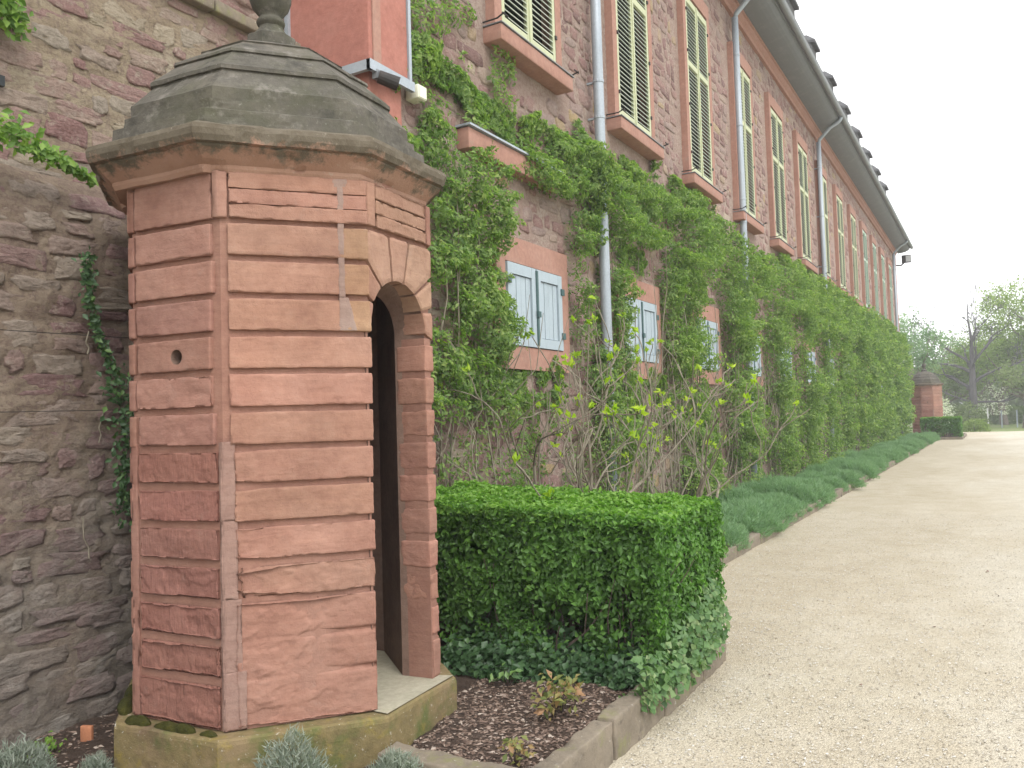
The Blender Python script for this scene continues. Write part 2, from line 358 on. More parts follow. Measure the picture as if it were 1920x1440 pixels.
def m_gravel():
    t = NT('pale_gravel')
    v1 = t.voro(88, out=1); d1 = t.voro(88); d2 = t.voro(190)
    sep = t.n('ShaderNodeSeparateXYZ'); t.l(t.tc.outputs['Object'], sep.inputs[0])
    big = t.noise(.55, 7, .62, t.vec((1.0, .34, 1))); mid = t.noise(2.6, 7, .7)
    worn = t.math('ADD', t.math('MULTIPLY', sep.outputs[0], .085), big)            # sandier at the border, paler where cars run
    tone = t.ramp(worn, [(.30, (.40, .345, .25)), (.45, (.48, .43, .335)), (.58, (.535, .50, .42)), (.74, (.66, .63, .555))])
    tone = t.mix(.38, tone, t.ramp(mid, [(.3, (.38, .33, .245)), (.52, (.49, .45, .365)), (.70, (.58, .55, .475))]))
    speck = t.ramp(t.mix(0., v1, v1), [(0., (.62, .60, .57)), (.35, (.88, .86, .83)), (1., (1.12, 1.11, 1.08))])
    base = t.mix(.70, tone, speck, 'MULTIPLY')
    base = t.mix(t.math('MULTIPLY', t.ramp(d1, [(.62, (0, 0, 0)), (.85, (1, 1, 1))]), .25), base, (.24, .20, .15))
    base = t.mix(t.math('MULTIPLY', t.ramp(t.noise(240, 2, .5), [(.70, (0, 0, 0)), (.76, (1, 1, 1))]), .4), base, (.18, .15, .12))
    inv = t.math('SUBTRACT', 1., d1); inv2 = t.math('SUBTRACT', 1., d2)
    b = t.bump(t.noise(6, 5, .6), .4, .03); b = t.bump(inv, .7, .008, b); b = t.bump(inv2, .5, .003, b)
    return t.fin(base, .95, b)
M['gravel'] = m_gravel()
def m_pebble():
    t = NT('gravel_stone')
    return t.fin(t.ramp(t.attr('rnd'), [(0, (.27, .23, .17)), (.3, (.40, .36, .29)), (.7, (.49, .46, .40)), (1, (.57, .55, .51))]), .9)
M['pebble'] = m_pebble()
def m_chip():
    t = NT('mulch_chip')
    return t.fin(t.ramp(t.attr('rnd'), [(0, (.07, .048, .038)), (.5, (.16, .11, .085)), (.85, (.26, .19, .15)), (1, (.44, .37, .31))]), .95)
M['chip'] = m_chip()
M['soil'] = m_simple_stone('dark_soil', [(.3, (.075, .052, .04)), (.5, (.115, .08, .062)), (.72, (.17, .125, .098))], 9, 1., 45, bd=.03)
M['lawn'] = m_simple_stone('lawn_grass', [(.3, (.12, .17, .05)), (.5, (.17, .23, .07)), (.72, (.24, .26, .11))], .35, .6, 14, moss=[(.16, .5, .6, (.26, .22, .15), .6)])

# ================================================================== GROUND
def grid_sheet(name, x0, x1, y0, y1, nx, ny, zf, mat, keep=None, **kw):
    xs = np.linspace(x0, x1, nx + 1); ys = np.linspace(y0, y1, ny + 1)
    Xg, Yg = np.meshgrid(xs, ys, indexing='ij'); P = np.stack([Xg.ravel(), Yg.ravel()], 1)
    Z = zf(P); V = np.column_stack([P, Z])
    i, j = np.meshgrid(np.arange(nx), np.arange(ny), indexing='ij'); a = (i * (ny + 1) + j).ravel()
    F = np.column_stack([a, a + ny + 1, a + ny + 2, a + 1])
    if keep is not None: F = F[keep(P[F].mean(1))]
    return mk(name, V, F, mat, smooth=True, **kw)
def n2(P, s, oct=4, o=0.): return fbm(np.column_stack([P * s, np.full(len(P), o + .37)]), oct)
lawn = grid_sheet('lawn', -600, 600, -500, 900, 24, 28, lambda P: np.full(len(P), -.03), M['lawn'], kind='structure')
gravel = grid_sheet('gravel_path', -2.75, 16, -14, 61.5, 130, 420, lambda P: .012 * n2(P, .7) + .008 * n2(P, 3.1, 3) - .004, M['gravel'], kind='structure')
def bed_keep(c):
    x, y = c[:, 0], c[:, 1]
    return ((y < 2.98) & (x < -2.05)) | ((y >= 2.98) & (y < 5.47) & (x < -1.66)) | ((y >= 5.47) & (y < 47.3) & (x < -2.68)) | ((y >= 47.3) & (y < 54) & (x < -1.6))
def bed_z(P): return .10 + .035 * n2(P, 1.3) + .03 * n2(P, 7, 4, 3.) + .03 * np.clip((P[:, 1] - 2.9) * 2, 0, 1)
soil = grid_sheet('soil_bed', -4.45, -1.58, -5, 7.5, 110, 480, bed_z, M['soil'], bed_keep, kind='structure')
soil2 = grid_sheet('soil_bed', -4.45, -1.58, 7.5, 54, 30, 300, bed_z, M['soil'], bed_keep, kind='structure')

# kerbs: single stones along a line
kerb_root = bpy.data.objects.new('kerb', None); COL.objects.link(kerb_root); kerb_root['kind'] = 'structure'; LOC['kerb'] = Vector((0, 0, 0))
def rockbox(u0, u1, n0, n1, z0, z1, step, rad, faces='+u-u+n-n+z-z'):
    """rounded, gridded box in local (u, n, z); returns verts, quads, normals"""
    lo = np.array([u0, n0, z0]); hi = np.array([u1, n1, z1]); V = []; F = []; NN = []; b = 0
    ax = {'u': 0, 'n': 1, 'z': 2}
    for k in range(0, len(faces), 2):
        sg, a = faces[k], ax[faces[k + 1]]; o1, o2 = [(1, 2), (2, 0), (0, 1)][a]
        def lin(o):
            L = hi[o] - lo[o]; m = max(1, int(round((L - 2 * rad) / step)))
            return np.concatenate([[lo[o], lo[o] + rad * .35], np.linspace(lo[o] + rad, hi[o] - rad, m + 1), [hi[o] - rad * .35, hi[o]]])
        A, B = np.meshgrid(lin(o1), lin(o2), indexing='ij'); na, nb = A.shape
        P = np.zeros((A.size, 3)); P[:, o1] = A.ravel(); P[:, o2] = B.ravel(); P[:, a] = hi[a] if sg == '+' else lo[a]
        Q = np.clip(P, lo + rad, hi - rad); D = P - Q; L = np.linalg.norm(D, axis=1); N = D / np.maximum(L, 1e-9)[:, None]
        V.append(Q + N * rad); NN.append(N)
        i, j = np.meshgrid(np.arange(na - 1), np.arange(nb - 1), indexing='ij'); q = (i * nb + j).ravel() + b
        f = np.column_stack([q, q + nb, q + nb + 1, q + 1])
        F.append(f if sg == '+' else f[:, ::-1]); b += len(P)
    return np.concatenate(V), np.concatenate(F), np.concatenate(NN)
def kerb_run(a, b, width, z0, z1, step=1.0, fine=.04):
    a = np.array(a, float); b = np.array(b, float); L = np.linalg.norm(b - a); d = (b - a) / L; nrm = np.array([-d[1], d[0]])
    s = 0
    while s < L - .05:
        ln = min(step * random.uniform(.75, 1.25), L - s)
        if L - s - ln < .25: ln = L - s
        V, F, N = rockbox(s + .004, s + ln - .004, 0, width, z0, z1 + random.uniform(-.012, .012), fine, .012, '+u-u+n-n+z')
        W = V + N * (.022 * fbm(V * 5 + s, 4) + .009 * fbm(V * 27, 3))[:, None]
        tilt = random.uniform(-.012, .012)
        P = np.column_stack([a[0] + d[0] * W[:, 0] + nrm[0] * (W[:, 1] + tilt), a[1] + d[1] * W[:, 0] + nrm[1] * (W[:, 1] + tilt), W[:, 2]])
        mk('kerb_stone', P, F, M['kerb'], kerb_root, smooth=True)
        s += ln
kerb_run((-1.61, 2.86), (-1.61, 5.45), .10, -.05, .195, .85, .03)
kerb_run((-2.40, 2.88), (-1.76, 2.88), .14, -.05, .17, .7, .03)
kerb_run((-1.71, 5.46), (-2.58, 5.46), -.12, -.05, .16, .8)
kerb_run((-2.58, 5.59), (-2.58, 20), .13, -.05, .135, 1.0, .05)
kerb_run((-2.58, 20), (-2.58, 47.3), .13, -.05, .135, 1.2, .12)
kerb_run((-2.58, 47.3), (-1.5, 47.3), .13, -.05, .12, 1.0, .12)
kerb_run((-1.5, 47.44), (-1.5, 54), .13, -.05, .12, 1.2, .12)
kerb_run((-2.05, -5), (-2.05, 2.86), .14, -.05, .14, 1.0, .08)

# ================================================================== SENTRY BOX
BW, BTH, BC = .752, .082, np.array([-3.258, 3.217])
DW = BW * .0265          # the diagonal faces sit a little closer to the axis, so they are wider
Z0, ZTOP, CH = .30, 2.73, .168
def half(j, w):
    de, do = w, w - DW
    return (do * math.sqrt(2) - de) if j % 2 == 0 else (de * math.sqrt(2) - do)
def octc(w, k, c, prop=False):
    do = w * (1 - .0265) if prop else w - DW
    d0, d1 = (w, do) if k % 2 == 0 else (do, w)
    a0 = R(45 * k) + BTH; a1 = R(45 * (k + 1)) + BTH; det = math.sin(a1 - a0)
    return c[0] + (d0 * math.sin(a1) - d1 * math.sin(a0)) / det, c[1] + (d1 * math.cos(a0) - d0 * math.cos(a1)) / det
HE, HO = half(0, BW), half(1, BW); HS = HE; GR = .024
def face_frame(j, c=BC):
    a = R(45 * j) + BTH
    nv = np.array([math.cos(a), math.sin(a)]); tv = np.array([-math.sin(a), math.cos(a)]); sh_ = DW if j % 2 else 0.
    return lambda U: np.column_stack([c[0] + (U[:, 1] - sh_) * nv[0] + U[:, 0] * tv[0], c[1] + (U[:, 1] - sh_) * nv[1] + U[:, 0] * tv[1], U[:, 2]])
box_root = thing('sentry_box', (BC[0], BC[1], .05), 'red sandstone octagonal sentry box with arched doorway in front of the rubble garden wall', 'sentry box', 'sentry boxes in front of the building')
def erode(V, N, W, amp, fine=.0025, seed=0., terr=5):
    n = fbm(W * np.array([3.2, 3.2, 5.0]) + seed, 5)
    t = terrace(np.clip(n * .9 + .5, 0, 1), terr)
    edge = (np.abs(N).max(1) < .97) * .016 * np.maximum(0, fbm(W * 11 + seed, 3) - .08)
    return V - N * (edge + amp * (1 - t) * 1.0 + fine * fbm(W * 38 + seed, 3) + fine * 1.2 * fbm(W * 9 + seed, 2))[:, None]
def block(j, u0, u1, z0, z1, col=(1, 1, 1), amp=.002, extra=None, n0=None, n1=None, step=.012, rad=.007, colf=None, ampf=None, name='block', hole=None, seed=None, faces='+u-u+n+z-z', mat='sand'):
    n0 = BW - .05 if n0 is None else n0; n1 = BW if n1 is None else n1
    V, F, N = rockbox(u0, u1, n0, n1, z0, z1, step, rad, faces)
    fr = face_frame(j); W = fr(V); sd = random.uniform(0, 90) if seed is None else seed
    a = amp if ampf is None else ampf(V)
    V2 = erode(V, N, W, a, seed=sd)
    if extra is not None: V2[:, 1] -= extra(V) * (N[:, 1] > .5)
    c = np.tile(np.array(col, float), (len(V), 1)) * (1 + .09 * fbm(W * 6 + sd, 3))[:, None]
    if colf is not None: c = colf(V, W, c)
    if hole:
        hu, hz, hr = hole; d = np.hypot(V2[:, 0] - hu, V2[:, 2] - hz); front = N[:, 1] > .9
        F = F[~((d < hr) & front)[F].any(1)]
        ring = front & (d < hr + step * 1.5) & (d >= hr)
        V2[ring, 1] = BW - .007; k = hr / np.maximum(d, 1e-6); V2[ring, 0] = hu + (V2[ring, 0] - hu) * k[ring]; V2[ring, 2] = hz + (V2[ring, 2] - hz) * k[ring]
    return mk(name, fr(V2), F, M[mat], box_root, smooth=True, col=c)
def zc(i): return ZTOP - .204 - CH * i           # groove line above course i
NCOURSE = 13
def course(i):
    hi_ = zc(i) - GR * .5; lo_ = zc(i + 1) + GR * .5 if i < 12 else Z0 + .002
    return lo_, hi_
rr = random.Random(11)
def jit(b, s=.075): k = 1 + rr.uniform(-s, s); return tuple(x * k * (1 + rr.uniform(-.02, .02)) for x in b)
# core shell
core = MB(); inner = MB(); wc = BW - GR; wi = BW - .19
def corner(w, k): return octc(w, k, BC)
HOLE = (.02, 1.932, .034)
for k in range(8):
    j = (k + 1) % 8
    if j == 0: continue
    for w, flip in ((wc, 0), (wi, 1)):
        hs = half(j, w); fr = face_frame(j)
        def rect(u0, u1, a0, a1):
            q = [tuple(p) for p in fr(np.array([(u0, w, a0), (u1, w, a0), (u1, w, a1), (u0, w, a1)]))]
            (inner if flip else core).quad(*(q if not flip else q[::-1]))
        if j == 6:
            hu, hz, hr = HOLE[0], HOLE[1], .037
            rect(-hs, hu - hr, Z0, ZTOP + .05); rect(hu + hr, hs, Z0, ZTOP + .05); rect(hu - hr, hu + hr, Z0, hz - hr); rect(hu - hr, hu + hr, hz + hr, ZTOP + .05)
        else: rect(-hs, hs, Z0, ZTOP + .05)
UC, UR, ZS = -.030, .242, 2.06
def arch_outline(sc=1., cu=UC, r=UR, n=18):
    pts = [(cu - r, Z0)] + [(cu - r, ZS - .5)] + [(cu + r * math.cos(math.pi - math.pi * k / n), ZS + r * math.sin(math.pi * k / n)) for k in range(n + 1)] + [(cu + r, ZS - .5), (cu + r, Z0)]
    return pts
fr0 = face_frame(0)
def cface(w, r, flip):
    hs = half(0, w); inn = arch_outline(cu=0 if flip else UC, r=r); out = []
    for (u, z) in inn:
        if z <= ZS: out.append((-hs if u < 0 else hs, z))
        else:
            a = math.atan2(z - ZS, u); tt = min(hs / max(abs(math.cos(a)), 1e-6), (ZTOP + .05 - ZS) / max(math.sin(a), 1e-6))
            out.append((tt * math.cos(a), ZS + tt * math.sin(a)))
    P = lambda q: tuple(fr0(np.array([(q[0], w, q[1])]))[0])
    for k in range(len(inn) - 1):
        q = [P(inn[k]), P(inn[k + 1]), P(out[k + 1]), P(out[k])]
        (inner if flip else core).quad(*(q[::-1] if flip else q))
    for s in (-1, 1):
        cs = P((s * hs, ZTOP + .05)); 
        ks = [k for k in range(len(out) - 1) if abs(abs(out[k][0]) - hs) < 1e-6 and abs(out[k + 1][1] - (ZTOP + .05)) < 1e-6 or abs(abs(out[k + 1][0]) - hs) < 1e-6 and abs(out[k][1] - (ZTOP + .05)) < 1e-6]
        for k in ks:
            if (out[k][0] + out[k + 1][0]) * s > 0: (inner if flip else core).quad(P(out[k]), P(out[k + 1]), cs)
    return inn
oi = cface(wc, UR + .018, 0); ii = cface(wi, half(0, wi) - .0012, 1)
for k in range(len(oi) - 1):
    p = [fr0(np.array([(q[0], w, q[1])]))[0] for q, w in ((oi[k], wc), (oi[k + 1], wc), (ii[k + 1], wi), (ii[k], wi))]
    inner.quad(*[tuple(x) for x in p[::-1]])
lid = [corner(wi + .02, k) + (ZTOP + .03,) for k in range(8)]; inner.quad(*lid[::-1])
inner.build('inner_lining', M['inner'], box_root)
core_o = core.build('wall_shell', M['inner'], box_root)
core_o.data.materials.clear(); core_o.data.materials.append(M['sand'])
at = core_o.data.attributes.new('Col', 'FLOAT_COLOR', 'POINT')
at.data.foreach_set('color', np.tile(np.array([.93, .90, .88, 1], np.float32), len(core_o.data.vertices)))
# coursed blocks
jc = MB()
for (u_, n_a, z_a) in ((0, 0, 0),):
    pp = [tuple(p) for p in fr0(np.array([(u, n, z) for z in (Z0, zc(3) + .02) for (u, n) in ((.209, BW - .186), (HE - .02, BW - .186), (HE - .012, BW - .015), (.211, BW - .015))]))]
    jc.V += pp; jc.F += [(0, 3, 2, 1), (4, 5, 6, 7), (0, 1, 5, 4), (1, 2, 6, 5), (2, 3, 7, 6), (3, 0, 4, 7)]
jo = mk('jamb_core', jc.V, jc.F, M['sand'], box_root, col=np.tile(np.array([.85, .8, .78]), (8, 1)))
GREYED = (.80, .78, .80); ORANGE = (1.02, 1.0, .95); DARKRED = (.80, .68, .70); PALE = np.array([1.08, 1.22, 1.30])
for i in range(NCOURSE):
    lo_, hi_ = course(i)
    if i > 11: hi_ = zc(12) - GR * .5
    low = i >= 8
    # face A (end face, with the round loophole)
    if i < 6:
        holed = i == 3
        amp_a = .004 if i < 3 else (.003 if holed else .013)
        block(6, -(HE - .052) + rr.uniform(-.008, .008), HE - .05 + rr.uniform(-.01, .01), lo_, hi_, jit((.95, .92, .93), .07), amp_a, step=.009, hole=(HOLE[0], HOLE[1], HOLE[2]) if holed else None)
        block(6, -HE - .002, -(HE - .04), lo_ - .003, hi_ - .003, jit((.88, .82, .82)), .003, n1=BW - .004)
        if i in (1, 2, 3, 4, 5):
            pass
    else:
        block(6, -(HE - .05) + rr.uniform(-.01, .01), HE - .03 + rr.uniform(-.004, .004), lo_, hi_, jit(DARKRED, .10), .014 if i < 9 else .026, step=.008, seed=i * 3., mat='tooled')
    # face B (towards the path corner)
    left = -(HO - .038) if i < 6 else -(HO - .05)
    def colB(V, W, c):
        d = V[:, 0] - (.205 + .012 * np.sin(V[:, 2] * 31) + .01 * np.sin(V[:, 2] * 77))
        right = (d > 0) & (V[:, 2] > 2.03)
        c[right] *= np.array([1.0, 1.06, .92])
        return c
    def ampB(V):
        base = np.full(len(V), .003 if not low else .010 + .006 * (i - 8))
        base += .020 * np.clip(1 - (V[:, 0] + .28) / .12, 0, 1) * (1 if i > 5 else .15)
        if i >= 9: base += .020 * np.clip(.25 - V[:, 0], 0, .4) / .4
        return base
    if i < 10:
        block(7, left, HO + .002 + rr.uniform(-.004, .004), lo_, hi_, jit(ORANGE, .07), 0, step=.008, colf=colB, ampf=ampB, seed=i * 5.1 if i < 9 else 44.)
    elif i == 10:
        def worn(V):
            m = 1 / (1 + np.exp(-(V[:, 0] - .10 + .22 * fbm(V * np.array([5, 0, 7]), 3)) / .035)) * .9 + .12
            g_ = sum(np.exp(-((V[:, 2] - zc(q) - .006 * fbm(V * np.array([6, 0, 0]), 2)) / .010) ** 2) for q in (11, 12))
            return .019 * m * g_ + .010 * (1 - m) * (1 + fbm(V * np.array([4, 1, 9]) + 3, 3))
        block(7, left, HO + .002, Z0 + .002, hi_ + .012, (.98, .93, .90), 0, extra=worn, step=.007, ampf=lambda V: .026 - .016 * np.clip((V[:, 0] - .05) / .2, 0, 1), seed=12.7)
    # face C right jamb, below the springing
    if i >= 3:
        er = .005 + .0008 * i
        block(0, UC + UR - .010 + rr.uniform(-.004, .003) + (.012 if i >= 11 else 0), HS + .006, lo_, hi_, jit((1.0, .93, .91), .08), er, n0=BW - .188, step=.011, rad=.012, faces='+u-u+n-n+z-z')
    # hidden faces, coarse
    for j in (1, 2, 3, 4, 5):
        block(j, -(half(j, BW) - .038), half(j, BW) - .038, lo_, hi_, jit((.86, .82, .80)), .004, step=.05)
# loophole lining
lp = MB(); fa = face_frame(6)
n_ = 20
for k in range(n_):
    q = [(HOLE[0] + HOLE[2] * math.cos(2 * math.pi * (k + e) / n_), n, HOLE[1] + HOLE[2] * math.sin(2 * math.pi * (k + e) / n_)) for e, n in ((0, BW - .006), (1, BW - .006), (1, wi - .002), (0, wi - .002))]
    lp.quad(*[tuple(x) for x in fa(np.array(q))])
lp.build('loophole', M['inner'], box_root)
# plastered corner strip between the end face and the next face
def strip(j, u0, u1, z0, z1, n1, col, name, amp=.004, step=.012):
    return block(j, u0, u1, z0, z1, col, amp, n1=n1, step=step, rad=.005, name=name)
for q_, (za_, zb_, ur_) in enumerate(((1.2, 1.545, -.272), (.86, 1.2, -.265), (.55, .86, -.252), (Z0, .55, -.236))):
    block(7, -HO - .004, ur_, za_, zb_ + .004, tuple(PALE * (.80 + .02 * (q_ % 2))), .006, n1=BW - .009, step=.010, rad=.003, name='mortar_strip', faces='+u-u+n')
strip(6, HE - .026, HE + .002, Z0, 1.545, BW - .008, tuple(PALE * .76), 'mortar_strip', .005)
strip(6, -HE - .004, -(HE - .044), Z0, 1.545, BW - .01, (.88, .82, .82), 'mortar_strip', .008)
def repair(u0, u1, z0, z1, f):
    V, F, N = rockbox(u0, u1, BW - .045, BW + .002, z0, z1, .010, .004, '+u-u+n+z-z'); fr = face_frame(7)
    V[:, 0] += .010 * fbm(V * np.array([0, 0, 9]) + np.array([3, 1, 0]), 4) + f(V)
    W = fr(V); V[:, 1] -= .003 * fbm(W * 30, 3) + .002
    mk('mortar_repair', fr(V), F, M['sand'], box_root, smooth=True, col=np.tile(np.array([.90, 1.12, 1.22]), (len(V), 1)))
repair(.190, .219, 2.19, ZTOP + .008, lambda V: 0)
repair(.190, .232, zc(3) + .014, 2.19, lambda V: np.where(V[:, 0] > .207, .045 * np.clip((2.19 - V[:, 2]) / .16, 0, 1), 0))
repair(.167, .237, ZTOP - .03, ZTOP + .01, lambda V: 0)
# frieze
for j in range(8):
    st = .010 if j in (6, 7, 0) else .06
    if j in (6,):
        block(j, -(HE - .046), HE - .036, zc(0) + .004, ZTOP + .015, (.92, .88, .87), .010, n1=BW + .004, step=st, seed=3.)
        block(j, -HE - .003, -(HE - .04), zc(0) + .004, ZTOP - .005, (.74, .66, .64), .004, n1=BW - .004, step=.02)
        block(j, HE - .032, HE + .004, zc(0) + .004, ZTOP + .015, (.95, .93, .92), .003, n1=BW + .004, step=.02)
    elif j in (7, 0):
        cc = (1.0, .98, .94) if j == 7 else (1.03, 1.08, 1.0)
        zs_ = (zc(0) + .006, zc(0) + .073, zc(0) + .142, ZTOP + .012)
        for q in range(3):
            block(j, -(HO - .045) if j == 7 else -(HE - .065), HO - .002 if j == 7 else HE - .045, zs_[q] + .0003, zs_[q + 1] - .0003, jit(cc, .03), .005 if j == 7 else .009, n1=BW + (.005 if q == 0 else .001), step=st, rad=.0035)
        if j == 7: block(j, -HO - .002, -(HO - .043), zc(0) + .006, ZTOP + .012, (.98, .95, .93), .003, n1=BW + .003, step=.02)
        else:
            block(j, -HE - .002, -(HE - .06), zc(0) + .006, ZTOP + .012, (1.04, 1.05, .98), .003, n1=BW + .003, step=.02)
            block(j, HE - .042, HE + .002, zc(0) + .006, ZTOP + .012, (.95, .9, .88), .006, n1=BW + .001, step=.02)
    else: block(j, -half(j, BW), half(j, BW), zc(0) + .006, ZTOP + .012, (.84, .8, .78), .004, step=st)
# voussoirs round the arch
def patch(lower, upper, n0, n1, col, name='voussoir', nt=14, amp=.003):
    ns = len(lower); L = np.array(lower); U = np.array(upper); V = []; t = np.linspace(0, 1, nt)
    for k in range(ns):
        V.append(L[k] + (U[k] - L[k]) * t[:, None])
    G = np.array(V); cen = G.reshape(-1, 2).mean(0)
    Gi = G.copy()
    verts = []; F = []
    def add(g, n):
        b = len(verts)
        for a in range(ns):
            for c_ in range(nt): verts.append((g[a, c_, 0], n[a, c_], g[a, c_, 1]))
        return b
    nn = np.full((ns, nt), n1); nn[0, :] -= .005; nn[-1, :] -= .005; nn[:, 0] -= .005; nn[:, -1] -= .005
    b = add(G, nn)
    for a in range(ns - 1):
        for c_ in range(nt - 1): F.append((b + a * nt + c_, b + (a + 1) * nt + c_, b + (a + 1) * nt + c_ + 1, b + a * nt + c_ + 1))
    # sides
    loop = [(a, 0) for a in range(ns)] + [(ns - 1, c_) for c_ in range(1, nt)] + [(a, nt - 1) for a in range(ns - 2, -1, -1)] + [(0, c_) for c_ in range(nt - 2, 0, -1)]
    lb = len(verts); m = 4
    for q in range(m + 1):
        for (a, c_) in loop: verts.append((G[a, c_, 0], n1 - .005 + (n0 - n1 + .005) * q / m, G[a, c_, 1]))
    nl = len(loop)
    for q in range(m):
        for k in range(nl): F.append((lb + q * nl + k, lb + (q + 1) * nl + k, lb + (q + 1) * nl + (k + 1) % nl, lb + q * nl + (k + 1) % nl))
    V = np.array(verts); W = fr0(V); sd = random.uniform(0, 50)
    d = amp * terrace(np.clip(fbm(W * 4 + sd, 4) + .5, 0, 1), 4) + .003 * fbm(W * 25, 3)
    V[:, 1] -= d * (V[:, 1] > n1 - .02); V[:, 0] += .004 * fbm(W * 14 + 7, 3); V[:, 2] += .003 * fbm(W * 14 + 3, 3)
    return mk(name, fr0(V), F, M['sand'], box_root, col=np.tile(np.array(col), (len(V), 1)), smooth=False)
def arcp(a): return (UC + UR * math.cos(R(a)), ZS + UR * math.sin(R(a)))
ztop_v = zc(0) - .014; g = .008
JT = [180, 152, 127, 102, 78, 53, 28, 0]
OUT = {180: (-HS, zc(3)), 152: (-HS, zc(2)), 127: (-HS, zc(1)), 102: (-.105, ztop_v), 78: (.075, ztop_v), 53: (HS, zc(1)), 28: (HS, zc(2)), 0: (HS, zc(3))}
for a0, a1 in zip(JT, JT[1:]):
    ns = 9; ga = 1.6
    low = [arcp(a0 - ga + (a1 - a0 + 2 * ga) * k / (ns - 1)) for k in range(ns)]
    p0, p1 = np.array(OUT[a0], float), np.array(OUT[a1], float)
    if a0 == 127: path = [p0 + (0, g + .006), (-HS, ztop_v), p1 + (-g, 0)]
    elif a1 == 53: path = [p0 + (g, 0), (HS, ztop_v), p1 + (0, g + .006)]
    elif a0 == 102: path = [p0 + (g, 0), p1 + (-g, 0)]
    elif a0 > 90: path = [p0 + (0, g + .006), p1 - (0, g + .006)]
    else: path = [p0 - (0, g + .006), p1 + (0, g + .006)]
    path = [np.array(q, float) for q in path]
    seg = [0] + list(np.cumsum([np.linalg.norm(q1 - q0) for q0, q1 in zip(path, path[1:])])); up = []
    for k in range(ns):
        s = seg[-1] * k / (ns - 1); e = max(q for q in range(len(path) - 1) if seg[q] <= s + 1e-9)
        up.append(path[e] + (path[e + 1] - path[e]) * ((s - seg[e]) / max(seg[e + 1] - seg[e], 1e-9)))
    patch(low, up, BW - .188, BW, jit((1.05, 1.12, 1.02), .03) if a0 < 150 and a0 > 50 else jit((.98, .96, .92), .03))
# cornice and stepped cap: profile swept round the octagon, ridges worn
RC = np.array([-3.298, 3.198])
def oct_sweep(name, prof, c, mat, parent, amp=.006, m=16, seed=0., cap_top=False, chip=0., smooth=False):
    V = []; F = []; nr = 8 * m
    for (w, z) in prof:
        for k in range(8):
            p0, p1 = octc(w, k, c, True), octc(w, (k + 1) % 8, c, True)
            for q in range(m):
                t = q / m; V.append(((1 - t) * p0[0] + t * p1[0], (1 - t) * p0[1] + t * p1[1], z))
    for r_ in range(len(prof) - 1):
        for k in range(nr): F.append((r_ * nr + k, r_ * nr + (k + 1) % nr, (r_ + 1) * nr + (k + 1) % nr, (r_ + 1) * nr + k))
    V = np.array(V); d = V - np.array([c[0], c[1], 0]); d[:, 2] = 0; d /= np.maximum(np.linalg.norm(d, axis=1), 1e-6)[:, None]
    n = fbm(V * 7 + seed, 4)
    V = V + d * (amp * n + chip * np.minimum(0, fbm(V * np.array([5, 5, 9]) + seed + 9, 4) + .12))[:, None]
    V[:, 2] += amp * .7 * fbm(V * 5 + seed + 4, 3)
    if cap_top: F.append(tuple((len(prof) - 1) * nr + k for k in range(nr)))
    return mk(name, V, F, mat, parent, smooth=smooth)
def dens(prof, st=.014):
    out = [prof[0]]
    for a, b in zip(prof, prof[1:]):
        L = math.hypot(b[0] - a[0], b[1] - a[1]); k = max(1, int(L / st))
        out += [(a[0] + (b[0] - a[0]) * q / k, a[1] + (b[1] - a[1]) * q / k) for q in range(1, k + 1)]
    return out
oct_sweep('cornice', dens([(.60, ZTOP + .004), (.762, ZTOP + .004), (.772, 2.752), (.772, 2.768), (.792, 2.785), (.82, 2.812), (.842, 2.830), (.842, 2.838), (.868, 2.842), (.880, 2.866), (.882, 2.892), (.874, 2.914), (.84, 2.932), (.79, 2.940), (.70, 2.955), (.60, 2.96)]),
          RC, M['cornice'], box_root, .007, 36, 1.3, chip=.075)
cap = oct_sweep('roof', dens([(.62, 2.945), (.772, 2.945), (.772, 2.952), (.766, 3.020), (.754, 3.026), (.722, 3.030), (.720, 3.082), (.692, 3.088), (.690, 3.152), (.680, 3.160), (.596, 3.262), (.592, 3.272), (.604, 3.275), (.604, 3.294), (.592, 3.304), (.490, 3.398), (.484, 3.406), (.494, 3.41), (.490, 3.424), (.365, 3.508), (.358, 3.516), (.364, 3.522), (.25, 3.578), (.12, 3.604)]),
                RC, M['cap'], box_root, .005, 28, 5.2, cap_top=True, chip=.026)
oct_sweep('finial_pedestal', dens([(.126, 3.59), (.126, 3.692), (.120, 3.698), (.098, 3.705), (.078, 3.728), (.062, 3.752), (.060, 3.764)], .02), RC, M['cap'], cap, .002, 4, cap_top=True)
fin = MB()
fin.lathe([(.05, 3.75), (.056, 3.766), (.072, 3.778), (.076, 3.79), (.072, 3.802), (.060, 3.812), (.058, 3.824), (.072, 3.84), (.095, 3.868), (.110, 3.91), (.112, 3.945), (.104, 3.985), (.083, 4.02), (.05, 4.045), (.01, 4.055)], RC, 28)
fin.build('finial', M['cap'], cap, smooth=True)
